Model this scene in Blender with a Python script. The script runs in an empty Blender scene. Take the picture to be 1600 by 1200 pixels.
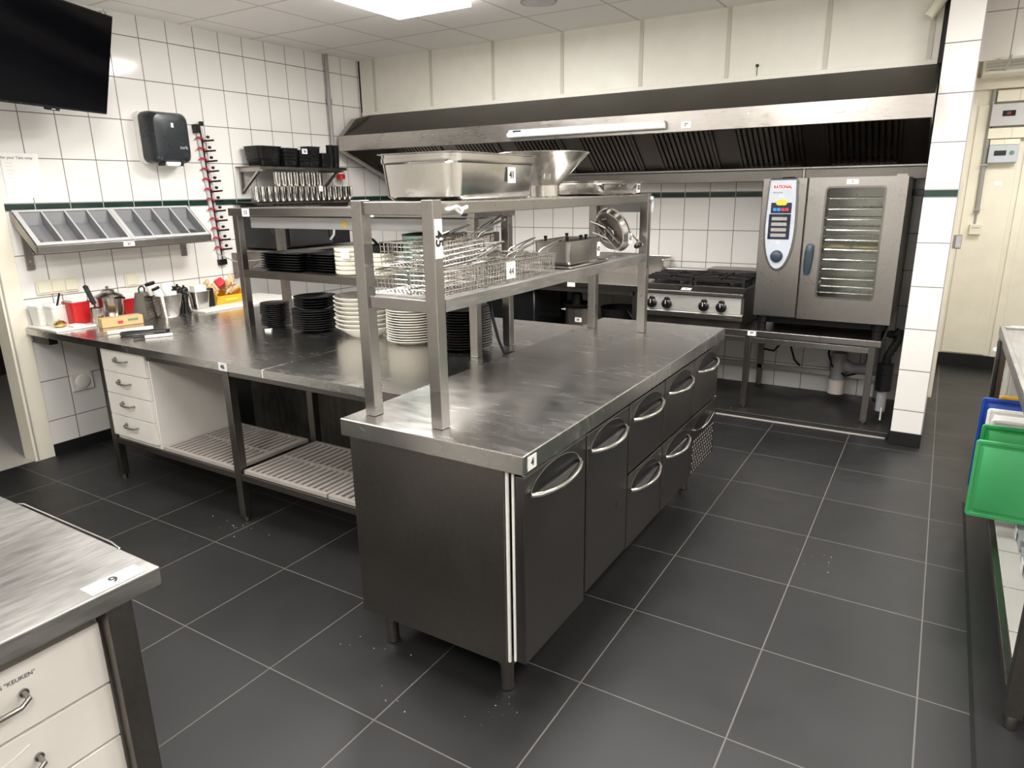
import bpy, bmesh, math, random
from mathutils import Vector, Matrix, Euler
random.seed(7)
PI = math.pi
SC = bpy.context.scene
COL = SC.collection

# ---------------------------------------------------------------- camera, light, exposure
cam_d = bpy.data.cameras.new('camera')
cam_d.lens = 1078.185 / 1600 * 36.0
cam_d.sensor_width = 36.0
cam_d.clip_start = 0.05
cam = bpy.data.objects.new('camera', cam_d)
COL.objects.link(cam)
cam.location = (0, 0, 1.64977)
cam.rotation_euler = (1.2977681, 0.0144364, 0.5486756)
SC.camera = cam

SC.view_settings.view_transform = 'Standard'
SC.view_settings.look = 'None'
SC.view_settings.gamma = 1.0
SC.view_settings.use_curve_mapping = False
SC.view_settings.exposure = 0.27

world = bpy.data.worlds.new('world')
SC.world = world
world.use_nodes = True
world.node_tree.nodes['Background'].inputs[0].default_value = (1.0, 0.97, 0.93, 1)
world.node_tree.nodes['Background'].inputs[1].default_value = 0.25

CEIL = 2.825
PANELS = [(-3.02, 3.70), (-3.02, 1.84), (-3.02, -0.02), (-1.14, 3.08), (-1.14, 1.22), (-1.14, -0.64), (0.74, 1.84), (0.74, 3.70), (0.74, -0.64)]
def area(name, loc, rot, sx, sy, power, col=(1, 0.98, 0.95)):
    d = bpy.data.lights.new(name, 'AREA'); d.shape = 'RECTANGLE'; d.size = sx; d.size_y = sy
    d.energy = power; d.color = col
    o = bpy.data.objects.new(name, d); COL.objects.link(o); o.location = loc; o.rotation_euler = rot
    return o
for i, (px, py) in enumerate(PANELS):
    area('ceiling_lamp', (px, py, CEIL - 0.060), (0, 0, 0), 0.58, 0.58, 34 if py > 3 else 20)
area('passage_fill', (0.75, 6.4, 2.55), (0, 0, 0), 0.9, 0.5, 26)  # unseen fill light added to brighten the passage, no fixture there

# ---------------------------------------------------------------- materials
MATS = {}
def newmat(name):
    m = bpy.data.materials.new(name); m.use_nodes = True
    nt = m.node_tree; b = nt.nodes['Principled BSDF']
    MATS[name] = m
    return m, nt, b
def link(nt, a, b): nt.links.new(a, b)
def noise_to_rough(nt, b, r0, r1, scale=(6, 6, 6), detail=4, coord='Object', bump=0.0):
    tc = nt.nodes.new('ShaderNodeTexCoord'); mp = nt.nodes.new('ShaderNodeMapping')
    mp.inputs['Scale'].default_value = scale
    n = nt.nodes.new('ShaderNodeTexNoise'); n.inputs['Detail'].default_value = detail; n.inputs['Scale'].default_value = 1
    link(nt, tc.outputs[coord], mp.inputs[0]); link(nt, mp.outputs[0], n.inputs[0])
    mr = nt.nodes.new('ShaderNodeMapRange'); mr.inputs[1].default_value = 0.3; mr.inputs[2].default_value = 0.7
    mr.inputs[3].default_value = r0; mr.inputs[4].default_value = r1
    link(nt, n.outputs[0], mr.inputs[0]); link(nt, mr.outputs[0], b.inputs['Roughness'])
    if bump:
        bp = nt.nodes.new('ShaderNodeBump'); bp.inputs['Strength'].default_value = bump; bp.inputs['Distance'].default_value = 0.002
        link(nt, n.outputs[0], bp.inputs['Height']); link(nt, bp.outputs[0], b.inputs['Normal'])
    return n
def plain(name, col, rough=0.5, metal=0.0, spec=0.5, var=0.08, scale=(8, 8, 8), **kw):
    m, nt, b = newmat(name)
    b.inputs['Base Color'].default_value = (*col, 1)
    b.inputs['Metallic'].default_value = metal
    b.inputs['Specular IOR Level'].default_value = spec
    n = noise_to_rough(nt, b, max(0.02, rough - var), rough + var, scale)
    cr = nt.nodes.new('ShaderNodeMix'); cr.data_type = 'RGBA'
    cr.inputs[6].default_value = (*[c * 0.9 for c in col], 1); cr.inputs[7].default_value = (*[min(1, c * 1.06) for c in col], 1)
    link(nt, n.outputs[0], cr.inputs[0]); link(nt, cr.outputs[2], b.inputs['Base Color'])
    if 'trans' in kw: b.inputs['Transmission Weight'].default_value = kw['trans']; b.inputs['IOR'].default_value = kw.get('ior', 1.45)
    if 'emis' in kw:
        b.inputs['Emission Color'].default_value = (*kw['ecol'], 1) if 'ecol' in kw else (*col, 1); b.inputs['Emission Strength'].default_value = kw['emis']
    return m
def steel(name, col=(0.56, 0.53, 0.50), r0=0.24, r1=0.36, brush=(1, 1, 1), smear=0.12, bump=0.0, fine=60.0):
    m, nt, b = newmat(name)
    b.inputs['Metallic'].default_value = 1.0
    tc = nt.nodes.new('ShaderNodeTexCoord')
    mp = nt.nodes.new('ShaderNodeMapping'); mp.inputs['Scale'].default_value = brush
    n = nt.nodes.new('ShaderNodeTexNoise'); n.inputs['Scale'].default_value = fine; n.inputs['Detail'].default_value = 4; n.inputs['Roughness'].default_value = 0.5
    link(nt, tc.outputs['Object'], mp.inputs[0]); link(nt, mp.outputs[0], n.inputs[0])
    n2 = nt.nodes.new('ShaderNodeTexNoise'); n2.inputs['Scale'].default_value = 3.0; n2.inputs['Detail'].default_value = 5
    link(nt, tc.outputs['Object'], n2.inputs[0])
    a = nt.nodes.new('ShaderNodeMix'); a.data_type = 'FLOAT'; a.inputs[0].default_value = 0.5
    link(nt, n.outputs[0], a.inputs[2]); link(nt, n2.outputs[0], a.inputs[3])
    mr = nt.nodes.new('ShaderNodeMapRange'); mr.inputs[1].default_value = 0.3; mr.inputs[2].default_value = 0.7
    mr.inputs[3].default_value = r0; mr.inputs[4].default_value = r1
    link(nt, a.outputs[0], mr.inputs[0]); link(nt, mr.outputs[0], b.inputs['Roughness'])
    cr = nt.nodes.new('ShaderNodeMapRange'); cr.inputs[1].default_value = 0.3; cr.inputs[2].default_value = 0.7
    cr.inputs[3].default_value = 1 - smear; cr.inputs[4].default_value = 1.04
    link(nt, a.outputs[0], cr.inputs[0])
    vm = nt.nodes.new('ShaderNodeVectorMath'); vm.operation = 'SCALE'; vm.inputs[0].default_value = col
    link(nt, cr.outputs[0], vm.inputs['Scale']); link(nt, vm.outputs[0], b.inputs['Base Color'])
    if bump:
        bp = nt.nodes.new('ShaderNodeBump'); bp.inputs['Strength'].default_value = bump; bp.inputs['Distance'].default_value = 0.001
        link(nt, n.outputs[0], bp.inputs['Height']); link(nt, bp.outputs[0], b.inputs['Normal'])
    return m
steel('steel', (0.38, 0.36, 0.342), 0.26, 0.33, smear=0.08)
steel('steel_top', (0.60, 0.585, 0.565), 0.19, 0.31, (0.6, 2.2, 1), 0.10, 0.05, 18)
steel('steel_worn', (0.43, 0.42, 0.405), 0.36, 0.52, (1, 0.14, 1), 0.45, 0.10, 85)
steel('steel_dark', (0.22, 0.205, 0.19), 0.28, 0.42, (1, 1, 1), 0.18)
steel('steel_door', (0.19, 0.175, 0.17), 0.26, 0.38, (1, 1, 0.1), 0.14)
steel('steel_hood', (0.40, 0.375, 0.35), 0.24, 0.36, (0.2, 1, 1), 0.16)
steel('steel_roof', (0.075, 0.067, 0.058), 0.38, 0.48, (1, 1, 1), 0.1)  # dark reflection on the hood roof is put into the base colour
steel('steel_bright', (0.62, 0.595, 0.565), 0.14, 0.24, (1, 1, 1), 0.1)
steel('steel_satin', (0.84, 0.82, 0.79), 0.42, 0.52, (0.2, 1, 1), 0.06)
steel('steel_stain', (0.26, 0.245, 0.225), 0.40, 0.7, (2, 2, 0.6), 0.7, 0.0, 16)
steel('filter_steel', (0.25, 0.225, 0.21), 0.3, 0.5, (1, 1, 1), 0.25)
steel('chrome', (0.80, 0.785, 0.755), 0.10, 0.18, (1, 1, 1), 0.05)
plain('white_paint', (0.78, 0.755, 0.70), 0.4)
plain('cream_paint', (0.80, 0.755, 0.63), 0.4)
plain('panel_white', (0.77, 0.745, 0.69), 0.38)
plain('soffit_white', (0.70, 0.68, 0.61), 0.42)
plain('soffit_joint', (0.52, 0.49, 0.42), 0.45)
plain('laminate', (0.80, 0.76, 0.71), 0.35)
plain('black', (0.006, 0.006, 0.0065), 0.4, spec=0.35)
plain('black_gloss', (0.010, 0.010, 0.011), 0.12)
plain('tv_screen', (0.002, 0.002, 0.003), 0.12, var=0.02, spec=0.08)
plain('black_rubber', (0.008, 0.008, 0.0085), 0.6, spec=0.3)
plain('black_plastic', (0.006, 0.006, 0.0065), 0.3, spec=0.35)
plain('charcoal_plastic', (0.022, 0.026, 0.030), 0.28, var=0.02, spec=0.4)
plain('charcoal_ceramic', (0.018, 0.018, 0.020), 0.18, var=0.03, spec=0.55)
plain('black_ceramic', (0.006, 0.006, 0.0065), 0.18, var=0.04, spec=0.5)
plain('cream_ceramic', (0.82, 0.78, 0.66), 0.2)
plain('ivory_ceramic', (0.76, 0.74, 0.60), 0.25)
plain('white_ceramic', (0.85, 0.82, 0.74), 0.15)
plain('green_ceramic', (0.14, 0.24, 0.18), 0.35)
plain('brown_ceramic', (0.36, 0.28, 0.20), 0.4)
plain('white_plastic', (0.80, 0.79, 0.75), 0.35)
plain('cream_plastic', (0.74, 0.70, 0.56), 0.35)
plain('grey_plastic', (0.28, 0.29, 0.31), 0.45)
plain('light_grey_plastic', (0.50, 0.50, 0.50), 0.4)
plain('tray_grey_shaded', (0.20, 0.205, 0.215), 0.45)  # grey darkened for the shade inside the deep tray compartments
plain('red_plastic', (0.50, 0.012, 0.015), 0.35)
plain('yellow_plastic', (0.85, 0.45, 0.02), 0.35)
plain('green_plastic', (0.02, 0.27, 0.07), 0.4)
plain('green_light', (0.05, 0.36, 0.12), 0.4)
plain('blue_plastic', (0.01, 0.05, 0.30), 0.4)
plain('cardboard', (0.55, 0.38, 0.18), 0.7)
plain('label_white', (0.78, 0.78, 0.77), 0.6)
plain('ink', (0.012, 0.012, 0.014), 0.6)
plain('soft_ink', (0.12, 0.12, 0.13), 0.6)
plain('red_ink', (0.45, 0.02, 0.04), 0.5)
plain('panel_silver', (0.50, 0.54, 0.60), 0.3)
plain('panel_navy', (0.010, 0.018, 0.04), 0.3)
plain('display_grey', (0.36, 0.33, 0.30), 0.3)
plain('knob_slate', (0.03, 0.05, 0.07), 0.3)
plain('blue_print', (0.03, 0.25, 0.65), 0.4)
plain('red_print', (0.60, 0.03, 0.05), 0.4)
plain('yellow_print', (0.85, 0.55, 0.05), 0.4)
plain('cast_iron', (0.006, 0.006, 0.0065), 0.55, spec=0.35)
plain('brass', (0.75, 0.55, 0.22), 0.25, 1.0)
plain('paper', (0.86, 0.85, 0.82), 0.6)
plain('bread', (0.62, 0.50, 0.28), 0.6)
plain('snack_wrap', (0.70, 0.52, 0.30), 0.25)
plain('pvc_grey', (0.30, 0.30, 0.30), 0.4)
plain('pvc_white', (0.66, 0.58, 0.54), 0.5)
plain('conduit_grey', (0.30, 0.29, 0.28), 0.4)
plain('grate_grey', (0.40, 0.36, 0.33), 0.5)
plain('shelf_board', (0.52, 0.50, 0.47), 0.5)
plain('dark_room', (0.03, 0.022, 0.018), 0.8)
plain('light_tile', (0.42, 0.40, 0.37), 0.5)
plain('diffuser', (0.9, 0.9, 0.9), 0.5, emis=13.0, ecol=(1, 0.97, 0.92))
plain('tube_plastic', (0.85, 0.85, 0.84), 0.25)
m, nt, b = newmat('glass')
b.inputs['Base Color'].default_value = (0.93, 0.97, 0.94, 1); b.inputs['Roughness'].default_value = 0.03
b.inputs['Transmission Weight'].default_value = 1.0; b.inputs['IOR'].default_value = 1.35
_tc = nt.nodes.new('ShaderNodeTexNoise'); _tc.inputs['Scale'].default_value = 6
_mr = nt.nodes.new('ShaderNodeMapRange'); _mr.inputs[3].default_value = 0.02; _mr.inputs[4].default_value = 0.08
link(nt, _tc.outputs[0], _mr.inputs[0]); link(nt, _mr.outputs[0], b.inputs['Roughness'])
m, nt, b = newmat('clear_wrap')
b.inputs['Base Color'].default_value = (0.9, 0.85, 0.75, 1); b.inputs['Roughness'].default_value = 0.15
b.inputs['Alpha'].default_value = 0.55
_n = nt.nodes.new('ShaderNodeTexNoise'); _n.inputs['Scale'].default_value = 40
_r = nt.nodes.new('ShaderNodeMapRange'); _r.inputs[3].default_value = 0.1; _r.inputs[4].default_value = 0.4
link(nt, _n.outputs[0], _r.inputs[0]); link(nt, _r.outputs[0], b.inputs['Roughness'])

def M(nt, op, a, b=None, c=None):
    n = nt.nodes.new('ShaderNodeMath'); n.operation = op
    for i, v in enumerate((a, b, c)):
        if v is None: continue
        if isinstance(v, (int, float)): n.inputs[i].default_value = v
        else: link(nt, v, n.inputs[i])
    return n.outputs[0]
def sep_pos(nt):
    g = nt.nodes.new('ShaderNodeNewGeometry'); s = nt.nodes.new('ShaderNodeSeparateXYZ')
    link(nt, g.outputs['Position'], s.inputs[0]); return s.outputs, g
def line_mask(nt, coord, origin, pitch, half):
    """1 on the joint lines, 0 elsewhere"""
    t = M(nt, 'DIVIDE', M(nt, 'SUBTRACT', coord, origin), pitch)
    f = M(nt, 'ABSOLUTE', M(nt, 'SUBTRACT', t, M(nt, 'ROUND', t)))
    return M(nt, 'LESS_THAN', f, half / pitch)
def mix_col(nt, fac, c0, c1):
    n = nt.nodes.new('ShaderNodeMix'); n.data_type = 'RGBA'
    link(nt, fac, n.inputs[0])
    for i, c in ((6, c0), (7, c1)):
        if isinstance(c, tuple): n.inputs[i].default_value = (*c, 1)
        else: link(nt, c, n.inputs[i])
    return n.outputs[2]
def tile_mat(name, axis, origin, col=(0.785, 0.765, 0.735), w=0.211, h=0.267, zb=1.573, zt=1.618, grout=(0.16, 0.145, 0.135)):
    m, nt, b = newmat(name)
    o, g = sep_pos(nt); u = o[axis]; z = o[2]
    gx = line_mask(nt, u, origin, w, 0.0028)
    up = M(nt, 'GREATER_THAN', z, (zb + zt) / 2)
    gz = M(nt, 'ADD', M(nt, 'MULTIPLY', up, line_mask(nt, z, zt, h, 0.0028)), M(nt, 'MULTIPLY', M(nt, 'SUBTRACT', 1, up), line_mask(nt, z, zb, h, 0.0028)))
    gr = M(nt, 'MAXIMUM', gx, M(nt, 'MINIMUM', gz, 1.0))
    st = M(nt, 'MULTIPLY', M(nt, 'GREATER_THAN', z, zb), M(nt, 'LESS_THAN', z, zt))
    n = nt.nodes.new('ShaderNodeTexNoise'); n.inputs['Scale'].default_value = 2.2; n.inputs['Detail'].default_value = 5
    link(nt, g.outputs['Position'], n.inputs[0])
    base = mix_col(nt, n.outputs[0], tuple(c * 0.93 for c in col), col)
    base = mix_col(nt, st, base, (0.012, 0.035, 0.028))
    c = mix_col(nt, gr, base, mix_col(nt, st, grout, (0.35, 0.36, 0.35)))
    link(nt, c, b.inputs['Base Color'])
    r = nt.nodes.new('ShaderNodeMapRange'); r.inputs[3].default_value = 0.10; r.inputs[4].default_value = 0.75
    link(nt, gr, r.inputs[0]); link(nt, r.outputs[0], b.inputs['Roughness'])
    bp = nt.nodes.new('ShaderNodeBump'); bp.inputs['Strength'].default_value = 0.5; bp.inputs['Distance'].default_value = 0.002
    hh = M(nt, 'ADD', M(nt, 'SUBTRACT', 1, gr), M(nt, 'MULTIPLY', n.outputs[0], 0.6))
    link(nt, hh, bp.inputs['Height']); link(nt, bp.outputs[0], b.inputs['Normal'])
    return m
tile_mat('tile_left', 1, 3.076)
tile_mat('tile_back', 0, -2.12)
tile_mat('tile_pillar', 0, -0.140, w=0.196, zb=1.575, zt=1.620)
tile_mat('tile_pillar_side', 1, 4.965)
tile_mat('tile_header_shaded', 0, 0.195, col=(0.44, 0.41, 0.37), w=0.211, zb=1.0, zt=1.0)  # wall tile again, with the header's shade put into a darker base
# floor
m, nt, b = newmat('floor_tile')
o, g = sep_pos(nt)
gr = M(nt, 'MAXIMUM', line_mask(nt, o[0], -0.876, 0.5, 0.0024), line_mask(nt, o[1], 1.845, 0.5, 0.0022))
inside = M(nt, 'MULTIPLY', M(nt, 'LESS_THAN', o[0], 0.272), M(nt, 'LESS_THAN', o[1], 7.6))
gr = M(nt, 'MULTIPLY', gr, inside)
n = nt.nodes.new('ShaderNodeTexNoise'); n.inputs['Scale'].default_value = 2.3; n.inputs['Detail'].default_value = 8; n.inputs['Roughness'].default_value = 0.6
link(nt, g.outputs['Position'], n.inputs[0])
n2 = nt.nodes.new('ShaderNodeTexNoise'); n2.inputs['Scale'].default_value = 45; n2.inputs['Detail'].default_value = 3
link(nt, g.outputs['Position'], n2.inputs[0])
fl = nt.nodes.new('ShaderNodeVectorMath'); fl.operation = 'SNAP'
tr = nt.nodes.new('ShaderNodeVectorMath'); tr.operation = 'SUBTRACT'; tr.inputs[1].default_value = (-0.876, 1.845, 0)
link(nt, g.outputs['Position'], tr.inputs[0]); link(nt, tr.outputs[0], fl.inputs[0]); fl.inputs[1].default_value = (0.5, 0.5, 5)
wn = nt.nodes.new('ShaderNodeTexWhiteNoise'); link(nt, fl.outputs[0], wn.inputs[0])
f = M(nt, 'ADD', M(nt, 'MULTIPLY', n.outputs[0], 0.8), M(nt, 'MULTIPLY', wn.outputs[0], 0.22))
base = mix_col(nt, f, (0.008, 0.008, 0.0085), (0.023, 0.0225, 0.0235))
base = mix_col(nt, gr, base, (0.125, 0.118, 0.11))
link(nt, base, b.inputs['Base Color'])
r = nt.nodes.new('ShaderNodeMapRange'); r.inputs[3].default_value = 0.30; r.inputs[4].default_value = 0.62
link(nt, n.outputs[0], r.inputs[0]); link(nt, r.outputs[0], b.inputs['Roughness'])
bp = nt.nodes.new('ShaderNodeBump'); bp.inputs['Strength'].default_value = 0.25; bp.inputs['Distance'].default_value = 0.002
link(nt, M(nt, 'SUBTRACT', M(nt, 'MULTIPLY', n2.outputs[0], 0.4), gr), bp.inputs['Height']); link(nt, bp.outputs[0], b.inputs['Normal'])
# ceiling
m, nt, b = newmat('ceiling_tile')
o, g = sep_pos(nt)
gr = M(nt, 'MAXIMUM', line_mask(nt, o[0], -3.335, 0.628, 0.009), line_mask(nt, o[1], 4.012, 0.622, 0.009))
n = nt.nodes.new('ShaderNodeTexNoise'); n.inputs['Scale'].default_value = 120
link(nt, g.outputs['Position'], n.inputs[0])
base = mix_col(nt, n.outputs[0], (0.80, 0.775, 0.745), (0.90, 0.875, 0.845))
base = mix_col(nt, gr, base, (0.62, 0.57, 0.52))
link(nt, base, b.inputs['Base Color']); b.inputs['Roughness'].default_value = 0.9
plain('slab_dark', (0.018, 0.017, 0.016), 0.45, var=0.15, scale=(3, 3, 3))
# ---------------------------------------------------------------- geometry helpers
class MB:
    def __init__(s): s.v = []; s.f = []; s.sm = []
    def add(s, vs, fs, smooth=False, Mx=None):
        n = len(s.v)
        s.v += [tuple(Mx @ Vector(p)) if Mx else tuple(p) for p in vs]
        s.f += [tuple(i + n for i in f) for f in fs]; s.sm += [smooth] * len(fs)
        return s
    def box(s, x0, y0, z0, x1, y1, z1, Mx=None):
        if x1 < x0: x0, x1 = x1, x0
        if y1 < y0: y0, y1 = y1, y0
        if z1 < z0: z0, z1 = z1, z0
        vs = [(x0,y0,z0),(x1,y0,z0),(x1,y1,z0),(x0,y1,z0),(x0,y0,z1),(x1,y0,z1),(x1,y1,z1),(x0,y1,z1)]
        return s.add(vs, [(0,3,2,1),(4,5,6,7),(0,1,5,4),(1,2,6,5),(2,3,7,6),(3,0,4,7)], False, Mx)
    def loft(s, rings, cap0=True, cap1=True, smooth=True, Mx=None, close=False):
        n = len(rings[0]); vs = [p for r in rings for p in r]; fs = []
        for k in range(len(rings) - 1):
            for i in range(n):
                a = k*n+i; b_ = k*n+(i+1) % n
                fs.append((a, b_, b_+n, a+n))
        if close:
            k = len(rings) - 1
            for i in range(n): fs.append((k*n+i, k*n+(i+1) % n, (i+1) % n, i))
        elif cap0 or cap1:
            if cap0: fs.append(tuple(range(n))[::-1])
            if cap1: fs.append(tuple(range((len(rings)-1)*n, len(rings)*n)))
        return s.add(vs, fs, smooth, Mx)
    def lathe(s, prof, n=24, c=(0,0,0), Mx=None, cap0=True, cap1=True):
        rings = [[(c[0]+r*math.cos(2*PI*i/n), c[1]+r*math.sin(2*PI*i/n), c[2]+z) for i in range(n)] for r, z in prof]
        return s.loft(rings, cap0, cap1, True, Mx)
    def tube(s, pts, r, n=8, closed=False, Mx=None, r2=None):
        pts = [Vector(p) for p in pts]; rings = []; up = None
        m = len(pts)
        for k, p in enumerate(pts):
            if closed: t = pts[(k+1) % m] - pts[k-1]
            else: t = pts[min(k+1, m-1)] - pts[max(k-1, 0)]
            t.normalize()
            if up is None:
                up = Vector((0,0,1)) if abs(t.z) < 0.9 else Vector((1,0,0))
            a = t.cross(up)
            if a.length < 1e-6: a = t.orthogonal()
            a.normalize(); bb = a.cross(t).normalized(); up = bb
            rr = r if r2 is None else r + (r2 - r) * k / (m - 1)
            rings.append([tuple(p + a*rr*math.cos(2*PI*i/n) + bb*rr*math.sin(2*PI*i/n)) for i in range(n)])
        return s.loft(rings, not closed, not closed, n > 5, Mx, closed)
    def cyl(s, p0, p1, r, n=16, r2=None, Mx=None): return s.tube([p0, p1], r, n, False, Mx, r2)
    def bar(s, p0, p1, w, h, Mx=None):
        p0 = Vector(p0); p1 = Vector(p1); t = (p1-p0).normalized()
        up = Vector((0,0,1)) if abs(t.z) < 0.95 else Vector((0,1,0))
        a = t.cross(up).normalized(); b_ = a.cross(t).normalized()
        r = lambda p: [tuple(p + a*sx*w/2 + b_*sy*h/2) for sx, sy in ((-1,-1),(1,-1),(1,1),(-1,1))]
        return s.loft([r(p0), r(p1)], True, True, False, Mx)
    def prism(s, pts, a0, a1, axis='y', Mx=None):
        f = {'x': lambda p, t: (t, p[0], p[1]), 'y': lambda p, t: (p[0], t, p[1]), 'z': lambda p, t: (p[0], p[1], t)}[axis]
        return s.loft([[f(p, a0) for p in pts], [f(p, a1) for p in pts]], True, True, False, Mx)
    def build(s, name, mat, parent=None, bevel=0.0, world=False, loc=None, seg=2):
        me = bpy.data.meshes.new(name)
        off = Vector((0,0,0))
        if world: off = woff(parent) if parent else (Vector(loc) if loc else base_of(s.v))
        me.from_pydata([tuple(Vector(p) - off) for p in s.v], [], s.f)
        me.validate()
        bm = bmesh.new(); bm.from_mesh(me); bmesh.ops.recalc_face_normals(bm, faces=bm.faces); bm.to_mesh(me); bm.free()
        if len(me.polygons) == len(s.sm): me.polygons.foreach_set('use_smooth', s.sm)
        if any(s.sm): me.set_sharp_from_angle(angle=math.radians(38))
        me.materials.append(MATS[mat])
        o = bpy.data.objects.new(name, me); COL.objects.link(o)
        if parent: o.parent = parent
        elif world: o.location = off
        elif loc: o.location = loc
        if bevel:
            b_ = o.modifiers.new('bevel', 'BEVEL'); b_.width = bevel; b_.segments = seg; b_.limit_method = 'ANGLE'; b_.angle_limit = math.radians(40)
            b_.harden_normals = False
        return o
def base_of(vs):
    xs = [p[0] for p in vs]; ys = [p[1] for p in vs]; zs = [p[2] for p in vs]
    return Vector(((min(xs)+max(xs))/2, (min(ys)+max(ys))/2, min(zs)))
def woff(o):
    v = Vector((0,0,0))
    while o: v = v + Vector(o.location); o = o.parent
    return v
def tag(o, label, cat, group=None):
    o['label'] = label; o['category'] = cat
    if group: o['group'] = group
    return o
def thing(name, label, cat, loc=(0,0,0), rz=0.0, group=None):
    o = bpy.data.objects.new(name, None); o.empty_display_size = 0.1; COL.objects.link(o)
    o.location = loc; o.rotation_euler = (0, 0, rz)
    return tag(o, label, cat, group)
def struct(name, mb, mat, bevel=0):
    o = mb.build(name, mat, None, bevel); o['kind'] = 'structure'; return o
def dup(root, loc=None, rz=None, label=None, group=None, rot=None):
    r = root.copy(); COL.objects.link(r)
    if loc is not None: r.location = loc
    if rz is not None: r.rotation_euler = (0, 0, rz)
    if rot is not None: r.rotation_euler = rot
    if label: r['label'] = label
    if group: r['group'] = group
    for ch in list(root.children):
        c = ch.copy(); COL.objects.link(c); c.parent = r
        for g in list(ch.children):
            d = g.copy(); COL.objects.link(d); d.parent = c
    return r
ROT = {'-y': (PI/2, 0, 0), '+x': (PI/2, 0, PI/2), 'up': (0, 0, 0)}
def text(s, size, loc, face, mat, parent, name='lettering', spin=0.0, bold=0.0, tilt=None, sx=1.0):
    cu = bpy.data.curves.new(name, 'FONT'); cu.body = s; cu.size = size; cu.align_x = 'CENTER'; cu.align_y = 'CENTER'; cu.extrude = 0.0004; cu.offset = bold
    ob = bpy.data.objects.new(name, cu); COL.objects.link(ob)
    dg = bpy.context.evaluated_depsgraph_get()
    me = bpy.data.meshes.new_from_object(ob.evaluated_get(dg)); bpy.data.objects.remove(ob); bpy.data.curves.remove(cu)
    me.materials.clear(); me.materials.append(MATS[mat])
    R = (Euler(ROT[face]).to_matrix() if tilt is None else tilt).to_4x4() @ Matrix.Rotation(spin, 4, 'Z') @ Matrix.Diagonal((sx, 1, 1, 1))
    off = woff(parent)
    me.transform(Matrix.Translation(Vector(loc) - off) @ R)
    o = bpy.data.objects.new(name, me); COL.objects.link(o); o.parent = parent
    return o
def sticker(parent, c, w, h, face, s, size=None, spin=0.0, tilt=None):
    """white number sticker (a part) with its number (a sub-part); c = centre, slightly off the surface"""
    mb = MB(); mb.box(-w/2, -h/2, -0.0008, w/2, h/2, 0.0008)
    R = (Euler(ROT[face]).to_matrix() if tilt is None else tilt).to_4x4()
    T = Matrix.Translation(Vector(c)) @ R
    mb.v = [tuple(T @ Vector(p)) for p in mb.v]
    st = mb.build('number_sticker', 'label_white', parent, world=True)
    n = R @ Vector((0, 0, 0.0012, 0)) if False else (R.to_3x3() @ Vector((0, 0, 0.0013)))
    if s: text(s, size or h*0.74, Vector(c) + n, face, 'ink', st, 'number', spin, 0.0009, tilt)
    st['label'] = 'small white number sticker'
    return st
def rrect(hx, hy, r, z, k=4, c=(0, 0)):
    pts = []
    for q, (sx, sy) in enumerate(((1,1),(-1,1),(-1,-1),(1,-1))):
        for i in range(k+1):
            a = PI/2*q + PI/2*i/k
            pts.append((c[0]+sx*(hx-r)+r*math.cos(a), c[1]+sy*(hy-r)+r*math.sin(a), z))
    return pts
def pan_mb(hx, hy, h, taper=0.9, r=0.03, rim=0.012, t=0.002):
    """open thin-walled rectangular pan, base at z=0"""
    mb = MB()
    mb.loft([rrect(hx*taper*0.93, hy*taper*0.93, r, 0), rrect(hx*taper, hy*taper, r, 0.012), rrect(hx, hy, r, h-0.004), rrect(hx+rim, hy+rim, r+rim, h-0.002), rrect(hx+rim, hy+rim, r+rim, h),
             rrect(hx-t, hy-t, r, h), rrect(hx*taper-t, hy*taper-t, r, 0.014), rrect(hx*taper*0.9, hy*taper*0.9, r, 0.004)])
    return mb

ordn = ['first', 'second', 'third', 'fourth', 'fifth', 'sixth', 'seventh', 'eighth', 'ninth', 'tenth', 'eleventh', 'twelfth']
# ================================================================ the setting
XL = -4.84; YB = 5.93
struct('floor', MB().box(XL-0.02, -1.9, -0.1, 2.2, 7.9, 0), 'floor_tile')
struct('trim_1', MB().box(0.272, -1.9, 0.0005, 0.284, 4.15, 0.003), 'black_rubber')
struct('trim_2', MB().box(XL, 5.055, 0.0005, -0.14, YB, 0.04), 'slab_dark', 0.006)
struct('trim_3', MB().box(-1.3, 5.035, 0.0005, -0.16, 5.054, 0.006), 'grate_grey')
struct('ceiling', MB().box(XL-0.1, -1.9, CEIL, 2.2, 5.9, CEIL+0.1), 'ceiling_tile')
w = MB().box(XL-0.12, 2.055, 0, XL, YB+0.1, CEIL); w.box(XL-0.12, -1.9, 2.15, XL, 2.055, CEIL); w.box(XL-0.12, -1.9, 0, XL, 0.9, 2.15)
struct('wall_left', w, 'tile_left')
struct('wall_back', MB().box(XL, YB, 0, -0.14, YB+0.1, CEIL), 'tile_back')
struct('wall_rear', MB().box(XL-0.12, -2.0, 0, 2.2, -1.9, CEIL), 'panel_white')
struct('wall_right', MB().box(2.2, -2.0, 0, 2.3, 7.9, CEIL), 'panel_white')
struct('wall_middle', MB().box(-0.128, 4.975, 0.09, 0.033, YB, CEIL-0.001), 'tile_pillar_side')
struct('trim_4', MB().box(-0.132, 4.962, 0.09, 0.040, 4.975, CEIL-0.001), 'tile_pillar', 0.001)
struct('trim_5', MB().box(0.0395, 4.966, 0.09, 0.046, 4.985, CEIL-0.001), 'conduit_grey')
struct('baseboard_middle', MB().box(-0.138, 4.955, 0, 0.046, YB, 0.09), 'black_rubber', 0.004)
struct('baseboard_left', MB().box(XL, 2.06, 0, XL+0.012, 5.05, 0.078), 'black_rubber')
struct('wall_header', MB().box(0.046, 5.2, 2.353, 2.2, 5.3, CEIL), 'tile_header_shaded')
struct('ceiling_passage', MB().box(-0.6, 5.3, 2.72, 2.2, 7.9, 2.8), 'panel_white')
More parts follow.
